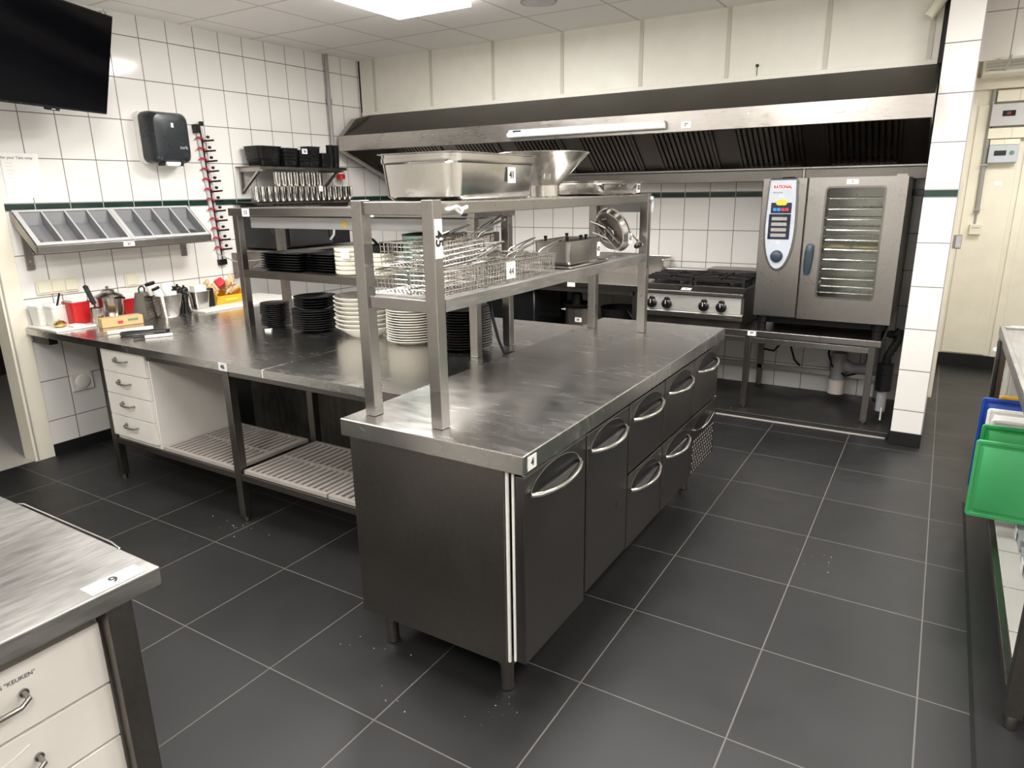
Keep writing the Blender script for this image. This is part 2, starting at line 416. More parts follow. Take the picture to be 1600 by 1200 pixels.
struct('wall_far', MB().box(-0.7, 7.56, 0, 2.2, 7.66, 2.72), 'cream_paint')
struct('wall_passage', MB().box(-0.7, YB+0.1, 0, -0.2, 7.56, 2.72), 'cream_paint')
struct('baseboard_far', MB().box(-0.2, 7.53, 0, 0.9, 7.56, 0.12), 'black_rubber')
# wall over the hood, with raised joint strips
struct('wall_soffit', MB().box(-4.815, 5.2, 2.36, -0.165, 5.9, CEIL), 'soffit_white')
for i, x in enumerate((-4.645, -3.99, -3.345, -2.705, -2.055, -1.425, -0.795, -0.215)):
    struct('trim_%d' % (6+i), MB().box(x-0.014, 5.194, 2.375, x+0.014, 5.2, CEIL), 'soffit_joint', 0.002)
struct('trim_14', MB().box(-4.815, 5.188, 2.345, -0.165, 5.2, 2.376), 'soffit_white', 0.002)
struct('trim_15', MB().box(XL, 5.205, 2.345, -4.815, 5.25, CEIL), 'black')  # black strip paints the shaded gap between soffit and left wall
struct('trim_16', MB().box(-0.165, 5.21, 2.3, -0.128, 5.25, CEIL), 'black')  # black strip paints the shaded gap between soffit and pillar
# doorway on the left
d = MB().box(XL, 1.955, 0, XL+0.006, 2.06, 2.2); d.box(XL-0.14, 1.940, 0, XL+0.004, 1.955, 2.16); d.box(XL-0.14, 0.9, 2.1, XL+0.006, 1.94, 2.2); d.box(XL-0.14, 0.82, 0, XL+0.006, 0.9, 2.2)
struct('door_1', d, 'cream_paint', 0.002)
struct('trim_17', MB().box(XL+0.006, 1.953, 0, XL+0.010, 1.962, 2.16), 'grate_grey')
struct('floor_hall', MB().box(-7.6, 0.2, -0.1, XL-0.02, 3.4, 0.0), 'light_tile')
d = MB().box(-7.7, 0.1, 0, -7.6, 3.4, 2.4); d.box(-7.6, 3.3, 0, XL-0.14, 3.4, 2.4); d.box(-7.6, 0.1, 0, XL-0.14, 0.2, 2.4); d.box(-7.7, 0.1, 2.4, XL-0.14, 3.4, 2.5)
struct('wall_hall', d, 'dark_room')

# lay-in ceiling light panels
for i, (px, py) in enumerate(PANELS):
    t = thing('ceiling_light', 'square white ceiling light panel at the top edge of the photo' if i == 0 else 'square ceiling light panel outside the view, nearer the camera', 'ceiling light', (px, py, CEIL-0.02), group='ceiling light panels')
    MB().box(-0.31, -0.31, 0.004, 0.31, 0.31, 0.018).build('frame', 'white_paint', t, 0.001)
    MB().box(-0.295, -0.295, -0.034, 0.295, 0.295, 0.0035).build('diffuser', 'diffuser', t)  # dropped below the frame so its glowing sides brighten ceiling and upper walls
t = thing('ceiling_speaker', 'round flush grey ceiling speaker right of the light panel', 'speaker', (-2.42, 4.02+0.3, CEIL-0.012))
MB().lathe([(0.001, 0), (0.10, 0.0), (0.11, 0.006), (0.11, 0.012)], 32).build('grille', 'light_grey_plastic', t)
MB().lathe([(0.108, 0.002), (0.118, 0.004), (0.12, 0.012)], 32, cap0=False, cap1=False).build('rim', 'conduit_grey', t)

# ================================================================ refrigerated counter (island)
IX0, IX1, IY0, IY1, IZ = -1.655, -0.938, 1.575, 3.725, 0.92
isl = thing('refrigerated_counter', 'stainless steel refrigerated counter with doors and drawers, number 4 sticker, mid-room', 'counter', ((IX0+IX1)/2, (IY0+IY1)/2, 0))
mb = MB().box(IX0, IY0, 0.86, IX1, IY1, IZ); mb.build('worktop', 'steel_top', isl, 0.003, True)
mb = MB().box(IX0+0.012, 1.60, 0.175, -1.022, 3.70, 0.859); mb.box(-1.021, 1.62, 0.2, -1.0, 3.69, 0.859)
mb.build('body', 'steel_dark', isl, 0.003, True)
mb = MB().box(IX0+0.013, 1.597, 0.853, -1.03, 1.6, 0.859); mb.build('edge_trim', 'steel_bright', isl, 0, True)
mb = MB().tube([(-1.014, 1.607, 0.19), (-1.014, 1.607, 0.857)], 0.006, 8); mb.tube([(-0.9935, 1.607, 0.2), (-0.9935, 1.607, 0.857)], 0.0045, 8)
mb.build('door_gasket', 'white_plastic', isl, 0, True)
def counter_front(name, y0, y1, z0, z1, handle=True, hz=None):
    g = 0.0025
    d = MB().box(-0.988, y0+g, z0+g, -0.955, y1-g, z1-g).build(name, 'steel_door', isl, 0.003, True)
    if handle:
        yc = (y0+y1)/2 - 0.01; zc = hz if hz else z1 - 0.075; L = min(0.165, (y1-y0)/2 - 0.035)
        # half-moon grip recess
        arc = [(yc + L*math.cos(a), zc + 0.066*math.sin(a)) for a in [PI*i/16 for i in range(17)]]
        arc += [(yc - L + 2*L*i/8, zc - 0.022*math.sin(PI*i/8)) for i in range(1, 8)]
        MB().prism(arc, -0.9555, -0.9535, 'x').build('grip_recess', 'black', d, 0, True)
        rim = [(-0.9535, p[0], p[1]) for p in arc]
        MB().tube(rim, 0.0014, 6, True).build('recess_rim', 'steel_dark', d, 0, True)
        cres = [(yc - L + 2*L*i/14, zc + 0.002 - 0.004*math.sin(PI*i/14)) for i in range(15)] + [(yc + L - 2*L*i/14, zc - 0.034*math.sin(PI*i/14)) for i in range(1, 14)]
        MB().prism(cres, -0.9535, -0.9495, 'x').build('handle_lip', 'chrome', d, 0.001, True)
        pts = [(-0.948 + 0.036*math.sin(PI*i/14)**0.7 if 0 < i < 14 else -0.952, yc - L*1.0 + 2*L*i/14, zc + 0.004 - 0.008*math.sin(PI*i/14)) for i in range(15)]
        h = MB().tube(pts, 0.0085, 10).build('handle', 'chrome', d, 0, True); h['label'] = 'chrome bow handle'
    return d
counter_front('door', 1.605, 2.030, 0.195, 0.842)
counter_front('door', 2.036, 2.418, 0.218, 0.842)
counter_front('drawer', 2.424, 2.828, 0.548, 0.842); counter_front('drawer', 2.424, 2.828, 0.21, 0.540)
counter_front('drawer', 2.834, 3.250, 0.548, 0.842); counter_front('drawer', 2.834, 3.250, 0.205, 0.540)
counter_front('door', 3.256, 3.69, 0.548, 0.842)
for (a, b_, z_) in ((2.426, 2.826, 0.541), (2.836, 3.248, 0.541), (3.258, 3.69, 0.541), (1.607, 2.028, 0.843)): MB().box(-0.962, a, z_, -0.952, b_, z_+0.005).build('gap_trim', 'steel_bright', isl, 0, True)
gp = counter_front('compressor_panel', 3.256, 3.69, 0.215, 0.540, False)
MB().prism([(3.30 + 0.34*i/12, 0.47 + 0.045*math.sin(PI*i/12)) for i in range(13)] + [(3.64 - 0.34*i/12, 0.468 - 0.03*math.sin(PI*i/12)) for i in range(13)], -0.9555, -0.953, 'x').build('control_window', 'black_gloss', gp, 0, True)
pts = [(-0.95, 3.30 + 0.34*i/12, 0.466 - 0.032*math.sin(PI*i/12)) for i in range(13)]
MB().tube(pts, 0.005, 8).build('window_rim', 'chrome', gp, 0, True)
mb = MB()
for j in range(8):
    for i in range(11):
        y = 3.30 + 0.034*i + (0.017 if j % 2 else 0); z = 0.235 + 0.023*j
        if y < 3.67: mb.cyl((-0.9548, y, z), (-0.9535, y, z), 0.0065, 8)
mb.build('vent_holes', 'display_grey', gp, 0, True)
for (x, y) in ((-1.085, 1.70), (-1.60, 1.70), (-1.085, 3.60), (-1.60, 3.60)):
    MB().lathe([(0.030, 0.10), (0.030, 0.176)], 16, (x, y, 0)).lathe([(0.020, 0), (0.026, 0.004), (0.024, 0.02), (0.024, 0.095), (0.029, 0.10), (0.029, 0.102)], 16, (x, y, 0)).build('leg', 'steel_dark', isl, 0, True)
sticker(isl, (-0.9372, 1.625, 0.888), 0.05, 0.042, '+x', '4')

# ================================================================ over-shelf on the island
osf = thing('overshelf', 'stainless steel two-tier over-shelf with number 45 sticker standing on the refrigerated counter', 'shelf', (-1.44, 2.54, IZ))
P = 0.043
for (x, y) in ((-1.602, 1.645), (-1.32, 1.645), (-1.602, 3.392), (-1.32, 3.392)):
    MB().box(x, y, IZ+0.001, x+P, y+P, 1.628).build('post', 'steel', osf, 0.002, True)
mb = MB()
for y in (1.655, 3.395):
    mb.box(-1.559, y, 1.583, -1.32, y+0.03, 1.623); mb.box(-1.559, y, 1.290, -1.32, y+0.03, 1.330)
for x in (-1.595, -1.310):
    mb.box(x, 1.688, 1.583, x+0.03, 3.392, 1.617)
mb.build('frame', 'steel', osf, 0.002, True)
MB().box(-1.60, 1.69, 1.615, -1.279, 3.39, 1.622).build('shelf_board', 'steel_top', osf, 0.001, True)
MB().box(-1.558, 1.69, 1.325, -1.279, 3.39, 1.332).box(-1.279, 1.69, 1.292, -1.276, 3.39, 1.332).box(-1.602, 1.69, 1.292, -1.599, 3.39, 1.332).box(-1.599, 1.69, 1.325, -1.558, 3.39, 1.332).build('shelf_board', 'steel_worn', osf, 0.001, True)
tk = MB().box(-1.60, 3.437, 1.535, -1.27, 3.452, 1.60); tk.tube([(-1.60, 3.44, 1.60), (-1.27, 3.44, 1.60)], 0.013, 10); tk.build('ticket_rail', 'light_grey_plastic', osf, 0.002, True)
MB().tube([(-1.30, 1.70, 1.60), (-1.275, 1.72, 1.598), (-1.268, 1.75, 1.606), (-1.27, 1.78, 1.598), (-1.262, 1.80, 1.604)], 0.006, 8).tube([(-1.27, 1.745, 1.60), (-1.262, 1.765, 1.585), (-1.27, 1.79, 1.60)], 0.004, 6).build('string_knot', 'label_white', osf, 0, True)
sticker(osf, (-1.2762, 1.667, 1.515), 0.115, 0.036, '+x', '45', 0.05, spin=-PI/2)
_s = [c for c in osf.children if c.name.startswith('number_sticker')][0]
# turn the strip upright
for o_ in [_s] + list(_s.children):
    if o_ is _s:
        me = o_.data; off = woff(o_); cc = Vector((-1.2762, 1.667, 1.515)) - off
        me.transform(Matrix.Translation(cc) @ Matrix.Rotation(PI/2, 4, 'X') @ Matrix.Translation(-cc))

# ================================================================ prep table (left)
BZ = 0.865; BX0, BX1, BY0, BY1 = XL+0.001, -1.662, 2.035, 3.69
pt = thing('prep_table', 'long stainless steel prep table with slatted lower shelves, number 46 sticker', 'table', (-3.25, 2.86, 0))
MB().box(BX0, BY0, 0.825, -2.620, BY1, BZ).build('worktop', 'steel_top', pt, 0.001, True)
MB().box(-2.6185, BY0, 0.825, BX1, BY1, BZ).build('worktop', 'steel_top', pt, 0.001, True)
MB().box(-2.6215, BY0-0.0005, 0.826, -2.6145, BY0+0.012, BZ+0.0003).build('joint_strip', 'white_plastic', pt, 0, True)
for x in (-4.085, -2.957, -1.72):
    for y in (2.06, 2.575, 3.15, 3.62):
        m_ = MB().box(x, y, 0.03, x+0.045, y+0.045, 0.824); m_.lathe([(0.018, 0), (0.018, 0.03)], 12, (x+0.022, y+0.022, 0))
        m_.build('leg', 'steel_dark', pt, 0.002, True)
mb = MB()
for y in (2.065, 2.585): mb.box(-4.04, y, 0.235, -1.72, y+0.03, 0.270); mb.box(-4.04, y, 0.79, -1.72, y+0.03, 0.824)
for x in (-4.075, -2.95, -1.71): mb.box(x, 2.105, 0.235, x+0.03, 2.575, 0.270)
mb.build('rail', 'steel_dark', pt, 0.002, True)
mb = MB().box(-3.90, 2.93, 0.10, -1.70, 2.945, 0.82); mb.build('back_panel', 'steel_stain', pt, 0, True)
mb = MB().box(-4.8, 2.95, 0.08, -3.91, 3.6, 0.81); mb.build('void_shade', 'black', pt, 0, True)  # black block stands in for the dark void under the table
for (a, b_) in ((-3.585, -2.972), (-2.900, -2.312), (-2.300, -1.735)):
    g = MB().box(a, 2.075, 0.271, a+0.022, 2.57, 0.292).box(b_-0.022, 2.075, 0.271, b_, 2.57, 0.292)
    for y in (2.075, 2.31, 2.548): g.box(a+0.022, y, 0.272, b_-0.022, y+0.022, 0.291)
    x = a + 0.04
    while x < b_ - 0.03:
        g.box(x, 2.097, 0.274, x+0.02, 2.548, 0.292); x += 0.041
    sg = g.build('slatted_shelf', 'grate_grey', pt, 0.001, True)
sticker(pt, (-2.905, 2.0340, 0.846), 0.062, 0.04, '-y', '46')
dc = thing('drawer_cabinet', 'white four-drawer cabinet under the left end of the prep table', 'drawer cabinet', (-3.82, 2.28, 0.29))
MB().box(-4.032, 2.075, 0.272, -3.600, 2.52, 0.818).build('body', 'laminate', dc, 0.001, True)
for k in range(4):
    z0 = 0.300 + k*0.1300
    dr = MB().box(-4.036, 2.055, z0, -3.612, 2.073, z0+0.1265).build('drawer', 'laminate', dc, 0.0015, True)
    zc = z0 + 0.075; xc = -3.83
    pts = [(xc-0.055, 2.056, zc+0.006), (xc-0.052, 2.034, zc+0.006), (xc-0.03, 2.026, zc), (xc+0.02, 2.024, zc), (xc+0.05, 2.03, zc), (xc+0.055, 2.056, zc)]
    MB().tube(pts, 0.0055, 8).cyl((xc-0.055, 2.055, zc+0.006), (xc-0.055, 2.048, zc+0.006), 0.011, 10).build('handle', 'steel', dr, 0, True)

# ================================================================ over-shelf on the prep table
bs = thing('overshelf', 'stainless steel over-shelf with number 11 sticker on the prep table, stacked with plates', 'shelf', (-2.73, 2.87, BZ))
SX0, SX1, SY0, SY1 = -3.60, -1.87, 2.715, 3.06
for (x, y) in ((SX0, SY0), (SX1-P, SY0), (SX0, SY1-P), (SX1-P, SY1-P)):
    MB().box(x, y, BZ+0.001, x+P, y+P, 1.572).build('post', 'steel', bs, 0.002, True)
mb = MB().box(SX0-0.02, SY0-0.012, 1.530, SX1+0.01, SY1+0.01, 1.575); mb.build('shelf_board', 'steel', bs, 0.003, True)
mb = MB().box(SX0+P, SY0, 1.172, SX1-P, SY1, 1.217).box(SX0, SY0+P, 1.172, SX0+P, SY1-P, 1.217).box(SX1-P, SY0+P, 1.172, SX1, SY1-P, 1.217); mb.build('shelf_board', 'steel_dark', bs, 0.002, True)
hl = MB().box(SX0+0.05, 2.80, 1.458, SX1-0.06, 2.98, 1.522).build('heat_lamp_housing', 'light_grey_plastic', bs, 0.004, True)
MB().lathe([(0.018, 0), (0.018, 0.002)], 20, Mx=Matrix.Translation((-2.78, 2.7995, 1.49)) @ Matrix.Rotation(PI/2, 4, 'X')).build('yellow_sticker', 'yellow_print', hl, 0, True)
MB().box(-1.9285, SY0-0.016, 1.538, -1.8985, SY0-0.0125, 1.565).build('maker_plate', 'panel_navy', bs, 0, True)
MB().box(-1.96, 2.84, 1.41, -1.88, 2.95, 1.456).build('lamp_switch_box', 'steel_dark', bs, 0.002, True)
sticker(bs, (-3.46, SY0-0.0128, 1.551), 0.062, 0.045, '-y', '11')
sticker(bs, (-2.50, SY0-0.0135, 1.556), 0.05, 0.05, '-y', '')

# ================================================================ back-wall table, oven, stove
tb = thing('low_table', 'low stainless steel table with number 39 sticker carrying the stove and the oven', 'table', (-1.1, 5.5, 0.04))
MB().box(-2.0, 5.15, 0.597, -0.262, 5.90, 0.640).build('worktop', 'steel', tb, 0.003, True)
mb = MB().box(-1.98, 5.17, 0.545, -0.33, 5.20, 0.585).box(-1.98, 5.84, 0.545, -0.30, 5.87, 0.585).box(-1.98, 5.83, 0.195, -0.30, 5.86, 0.235); mb.build('rail', 'steel', tb, 0.002, True)
for (x, y) in ((-1.97, 5.165), (-1.155, 5.165), (-0.335, 5.165), (-1.97, 5.83), (-1.19, 5.83), (-0.31, 5.83)):
    m_ = MB().box(x, y, 0.06, x+0.042, y+0.042, 0.596); m_.lathe([(0.018, 0.0405), (0.02, 0.06)], 12, (x+0.021, y+0.021, 0)); m_.build('leg', 'steel_dark', tb, 0.002, True)
sticker(tb, (-1.105, 5.1490, 0.618), 0.06, 0.034, '-y', '39')

OX0, OX1, OY0, OY1, OZ0, OZ1 = -1.103, -0.228, 5.125, 5.86, 0.752, 1.705
ov = thing('combi_oven', 'tall stainless steel combi oven with glass door and oval control panel', 'oven', ((OX0+OX1)/2, 5.5, 0.641))
mb = MB().box(OX0, OY0+0.035, OZ0, -0.815, OY1, OZ1-0.004).box(-0.815, OY0+0.035, 1.66, OX1, OY1, OZ1-0.004).box(-0.815, OY0+0.035, OZ0, OX1, OY1, 0.88)
mb.box(-0.30, OY0+0.035, 0.88, OX1, OY1, 1.66).box(-0.815, OY0+0.035, 0.88, -0.765, OY1, 1.66).box(-0.765, OY1-0.04, 0.88, -0.30, OY1, 1.66)
mb.build('body', 'steel_dark', ov, 0.002, True)
MB().box(-0.763, OY1-0.05, 0.885, -0.302, OY1-0.041, 1.655).box(-0.763, OY0+0.04, 0.881, -0.302, OY1-0.05, 0.886).build('cavity_lining', 'steel', ov, 0, True)
MB().box(OX0, OY0, OZ0+0.01, -0.820, OY0+0.034, OZ1).build('side_column', 'steel', ov, 0.003, True)
# door with a rounded window opening
def xz(pts, y): return [(p[0], y, p[1]) for p in pts]
def ring2(x0, x1, z0, z1, r, k=4): return [(p[0], p[1]) for p in [(q[0]+(x0+x1)/2, q[1]+(z0+z1)/2) for q in rrect((x1-x0)/2, (z1-z0)/2, r, 0, k)]]
o_ = ring2(-0.808, OX1, OZ0+0.005, OZ1, 0.006); i_ = ring2(-0.700, -0.345, 0.912, 1.645, 0.022)
od = MB().loft([xz(o_, OY0), xz(i_, OY0), xz(i_, OY0+0.030), xz(o_, OY0+0.030)], False, False, False, None, True).build('oven_door', 'steel', ov, 0.0, True)
ii = ring2(-0.704, -0.341, 0.908, 1.649, 0.026); i2 = ring2(-0.692, -0.353, 0.920, 1.637, 0.018)
MB().loft([xz(ii, OY0-0.0015), xz(i2, OY0-0.0015), xz(i2, OY0+0.02), xz(ii, OY0+0.02)], False, False, False, None, True).build('window_gasket', 'steel_dark', od, 0, True)
MB().prism(i2, OY0+0.004, OY0+0.009, 'y').build('window_glass', 'glass', od, 0, True)
hd = [(0.026, 0.0), (0.026, 0.20), (0.022, 0.235), (0.012, 0.245)]
mb = MB()
for k in range(1): pass
prof = [(-0.768, 1.065, 0.014), (-0.768, 1.10, 0.022), (-0.766, 1.16, 0.026), (-0.763, 1.22, 0.026), (-0.760, 1.262, 0.023), (-0.760, 1.275, 0.012)]
rings = [[(x + r*math.cos(2*PI*i/16), OY0-0.030 + 0.020*math.sin(2*PI*i/16)*(r/0.026), z) for i in range(16)] for x, z, r in prof]
hh = MB().loft(rings).build('door_handle', 'knob_slate', od, 0, True); hh['label'] = 'slate grey grip handle'
MB().cyl((-0.760, OY0+0.001, 1.25), (-0.760, OY0-0.03, 1.25), 0.018, 12).build('handle_bracket', 'chrome', od, 0, True)
# control panel
cx = -0.968
half = [(0.082, 1.692), (0.086, 1.62), (0.090, 1.54), (0.093, 1.46), (0.094, 1.38), (0.091, 1.31), (0.084, 1.25), (0.073, 1.20), (0.058, 1.155), (0.040, 1.122), (0.020, 1.104), (0.0, 1.098)]
outl = [(cx - a, z) for a, z in half] + [(cx + a, z) for a, z in half[::-1][1:]]
big = [(cx + (x-cx)*1.16, 1.692 - (1.692-z)*1.035) for x, z in outl]
MB().prism(big, OY0-0.004, OY0-0.0005, 'y').build('panel_shadow_rim', 'steel_dark', ov, 0.0015, True)  # dark plate paints the shadow rim around the control panel
cp = MB().prism(outl, OY0-0.022, OY0-0.004, 'y').build('control_panel', 'panel_silver', ov, 0.003, True)
F_ = OY0-0.0225
def plate(name, x0, x1, z0, z1, mat, par, dy=0.001, r=0.004): return MB().prism(ring2(x0, x1, z0, z1, min(r, (z1-z0)/2.1), 3), F_-dy, F_+0.0004, 'y').build(name, mat, par, 0, True)
lg = plate('logo_plate', cx-0.064, cx+0.064, 1.632, 1.664, 'label_white', cp)
text('RATIONAL', 0.029, (cx, F_-0.0018, 1.648), '-y', 'red_print', lg, 'logo_lettering', bold=0.0014, sx=0.84)
text('SelfCooking', 0.013, (cx-0.03, F_-0.0006, 1.612), '-y', 'soft_ink', cp)
text('CC', 0.028, (cx-0.002, F_-0.0006, 1.587), '-y', 'label_white', cp)
plate('display_upper', cx-0.067, cx+0.067, 1.475, 1.545, 'panel_navy', cp)
plate('yellow_key', cx-0.036, cx+0.036, 1.528, 1.565, 'yellow_print', cp, 0.002, 0.016)
for k in range(4): plate('mode_key', cx-0.052+0.026*k, cx-0.030+0.026*k, 1.490, 1.510, 'blue_print' if k < 2 else 'red_print', cp, 0.002)
plate('display_lower', cx-0.075, cx+0.067, 1.300, 1.470, 'panel_navy', cp)
for k in range(4): plate('readout', cx-0.056, cx+0.044, 1.428-0.037*k, 1.450-0.037*k, 'display_grey', cp, 0.002)
MB().lathe([(0.006, 0), (0.006, 0.003)], 12, Mx=Matrix.Translation((cx-0.002, F_, 1.275)) @ Matrix.Rotation(PI/2, 4, 'X')).build('indicator', 'label_white', cp, 0, True)
MB().lathe([(0.042, 0), (0.040, 0.012), (0.033, 0.024), (0.030, 0.026)], 24, Mx=Matrix.Translation((cx-0.004, F_, 1.185)) @ Matrix.Rotation(PI/2, 4, 'X')).build('dial', 'knob_slate', cp, 0, True)
MB().tube([(cx-0.085, OY0-0.012, 1.70), (cx+0.085, OY0-0.012, 1.70)], 0.004, 8).build('panel_bracket', 'chrome', ov, 0, True)
for (x, y) in ((-1.05, 5.2), (-0.30, 5.2), (-1.05, 5.78), (-0.30, 5.78)): MB().lathe([(0.03, 0.642), (0.03, 0.70), (0.04, 0.705), (0.04, 0.751)], 14, (x, y, 0)).build('foot', 'black', ov, 0, True)
MB().box(-1.07, 5.22, 0.70, -0.26, 5.80, 0.751).build('base_tray', 'black', ov, 0, True)
MB().box(-0.30, 5.18, 1.705, -0.24, 5.22, 1.718).cyl((-0.86, 5.2, 1.70), (-0.86, 5.2, 1.76), 0.012).lathe([(0.04, 0), (0.05, 0.006), (0.04, 0.012)], 16, (-0.97, 5.3, 1.702)).build('top_fittings', 'steel', ov, 0, True)
sticker(ov, (-0.545, OY0-0.001, 1.675), 0.070, 0.030, '-y', '1')
# racks inside
for k, z in enumerate([1.566, 1.498, 1.430, 1.362, 1.296, 1.232, 1.165, 1.10, 1.035, 0.985, 0.94]):
    rk = thing('oven_rack', 'steel wire oven rack behind the glass door, %s from the top' % ordn[k], 'oven rack', (-0.53, 5.48, z), group='racks inside the oven')
    mb = MB().tube([(-0.22, -0.28, 0), (0.22, -0.28, 0), (0.22, 0.28, 0), (-0.22, 0.28, 0)], 0.0045, 6, True)
    if k in (0, 3, 4, 7, 8, 9):
        for i in range(17): mb.tube([(-0.205+0.0256*i, -0.28, 0.003), (-0.205+0.0256*i, 0.28, 0.003)], 0.002, 5)
    else:
        for i in range(9): mb.tube([(-0.19+0.0475*i, -0.28, 0.003), (-0.19+0.0475*i, 0.28, 0.003)], 0.002, 5)
    mb.build('wire_grid', 'chrome', rk)
for x, s in ((-0.62, 'left'), (-0.43, 'right')):
    bt = MB().loft([rrect(0.085, 0.2, 0.03, 0.0), rrect(0.09, 0.21, 0.03, 0.008), rrect(0.085, 0.2, 0.03, 0.016)]).build('flatbread', 'bread', None, 0, False, (x, 5.45, 1.2375))
    tag(bt, 'pale flat baking sheet of bread on the oven rack, %s one of the two' % s, 'bread', 'flat breads in the oven')

sv = thing('gas_stove', 'stainless steel four-burner gas stove with four black knobs left of the oven', 'stove', (-1.57, 5.45, 0.641))
prof = [(5.10, 0.705), (5.10, 0.745), (5.125, 0.75), (5.125, 0.872), (5.085, 0.885), (5.085, 0.905), (5.17, 0.935), (5.85, 0.935), (5.85, 0.705)]
MB().prism(prof, -1.975, -1.172, 'x').build('body', 'steel', sv, 0.002, True)
MB().box(-1.96, 5.145, 0.642, -1.19, 5.82, 0.704).build('plinth', 'steel_dark', sv, 0, True)
MB().box(-1.955, 5.122, 0.752, -1.192, 5.1248, 0.870).build('knob_panel', 'steel_satin', sv, 0, True)
for x in (-1.868, -1.748, -1.462, -1.332):
    k = MB().lathe([(0.040, 0), (0.039, 0.014), (0.028, 0.024), (0.012, 0.026)], 20, Mx=Matrix.Translation((x, 5.122, 0.797)) @ Matrix.Rotation(PI/2, 4, 'X'))
    k.lathe([(0.023, 0), (0.022, 0.016), (0.012, 0.020)], 16, Mx=Matrix.Translation((x+0.003, 5.122, 0.832)) @ Matrix.Rotation(PI/2, 4, 'X'))
    k.box(x-0.007, 5.085, 0.772, x+0.007, 5.108, 0.835)
    k.build('knob', 'black_gloss', sv, 0, True)
    MB().box(x-0.002, 5.083, 0.80, x+0.002, 5.0848, 0.83).build('knob_mark', 'label_white', sv, 0, True)
MB().box(-1.955, 5.20, 0.9355, -1.585, 5.62, 0.938).box(-1.565, 5.20, 0.9355, -1.19, 5.62, 0.938).build('burner_pan', 'steel_dark', sv, 0, True)
for bx in (-1.77, -1.38):
    for by in (5.31, 5.52):
        MB().lathe([(0.055, 0), (0.055, 0.012), (0.036, 0.016), (0.036, 0.026), (0.03, 0.03)], 20, (bx, by, 0.938)).build('burner', 'cast_iron', sv, 0, True)
    for by in (5.31, 5.52):
        g = MB()
        x0, x1, y0, y1 = bx-0.178, bx+0.178, by-0.102, by+0.102
        for (p0, p1) in (((x0,y0),(x1,y0)), ((x1,y0),(x1,y1)), ((x1,y1),(x0,y1)), ((x0,y1),(x0,y0))): g.bar((*p0, 0.980), (*p1, 0.980), 0.016, 0.020)
        for (p0, p1) in (((x0,y0),(bx-0.03,by-0.02)), ((x1,y0),(bx+0.03,by-0.02)), ((x0,y1),(bx-0.03,by+0.02)), ((x1,y1),(bx+0.03,by+0.02)), ((bx,y0),(bx,by-0.035)), ((bx,y1),(bx,by+0.035)), ((x0,by),(bx-0.04,by)), ((x1,by),(bx+0.04,by))):
            g.bar((*p0, 0.988), (*p1, 0.988), 0.015, 0.028)
        for (px, py) in ((x0,y0),(x1,y0),(x0,y1),(x1,y1)): g.box(px-0.010, py-0.010, 0.9385, px+0.010, py+0.010, 1.000)
        g.build('pan_support', 'cast_iron', sv, 0.001, True)
MB().box(-1.60, 5.66, 0.936, -1.19, 5.84, 1.02).build('flue_box', 'steel_dark', sv, 0.003, True)
MB().box(-1.96, 5.70, 0.936, -1.62, 5.84, 1.0).build('flue_box', 'steel', sv, 0.003, True)
text('modular', 0.018, (-1.265, 5.0988, 0.727), '-y', 'soft_ink', sv, 'maker_lettering')
_R = Euler((PI/2 - 1.2317, 0, 0)).to_matrix()
sticker(sv, (-1.60, 5.118, 0.9185), 0.075, 0.036, 'up', '2', 0.02, tilt=Euler((0.339, 0, 0)).to_matrix())

# back counter left of the stove
bc = thing('back_counter', 'stainless steel wall counter with upstand left of the stove', 'counter', (-2.9, 5.5, 0.04))
MB().box(-4.0, 5.15, 0.872, -1.992, 5.90, 0.915).build('worktop', 'steel_bright', bc, 0.003, True)
MB().box(-4.0, 5.885, 0.915, -1.992, 5.90, 1.085).box(-2.004, 5.70, 0.915, -1.992, 5.885, 1.07).build('upstand', 'steel_bright', bc, 0.001, True)
MB().box(-3.96, 5.17, 0.83, -2.03, 5.20, 0.871).box(-3.96, 5.17, 0.44, -2.03, 5.86, 0.47).build('lower_shelf', 'steel_dark', bc, 0.002, True)
for (x, y) in ((-3.99, 5.17), (-2.05, 5.17), (-3.99, 5.83), (-2.05, 5.83), (-2.92, 5.83)):
    MB().box(x, y, 0.041, x+0.04, y+0.04, 0.871).build('leg', 'steel_dark', bc, 0.002, True)
sticker(bc, (-2.585, 5.1488, 0.893), 0.07, 0.036, '-y', '')
# ================================================================ extractor hood
HX0, HX1 = -4.70, -0.140
hood = thing('extractor_hood', 'long stainless steel extractor hood with slotted grease filters above stove and oven', 'extractor hood', (-2.42, 5.35, 1.69))
MB().box(HX0, 4.80, 2.016, HX1, 4.815, 2.145).box(HX0, 4.815, 2.016, HX1, 4.84, 2.022).build('front_band', 'steel_hood', hood, 0.002, True)
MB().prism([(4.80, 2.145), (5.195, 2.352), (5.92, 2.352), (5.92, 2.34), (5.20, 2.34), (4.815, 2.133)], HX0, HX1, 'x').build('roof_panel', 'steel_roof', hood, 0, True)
side = [(4.80, 2.016), (4.80, 2.145), (4.98, 2.30), (5.195, 2.352), (5.92, 2.352), (5.92, 1.69), (5.60, 1.69), (4.83, 2.003)]
MB().prism(side, HX0-0.06, HX0, 'x').build('end_panel', 'steel_hood', hood, 0.002, True)
MB().tube([(HX0+0.01, 4.81, 2.010), (HX0+0.01, 5.60, 1.69)], 0.016, 6).build('end_flange', 'steel_hood', hood, 0, True)
MB().prism([(4.84, 2.016), (4.84, 2.133), (5.195, 2.34), (5.92, 2.34), (5.92, 1.69), (5.60, 1.72)], HX1-0.01, HX1, 'x').build('end_panel', 'steel_dark', hood, 0, True)
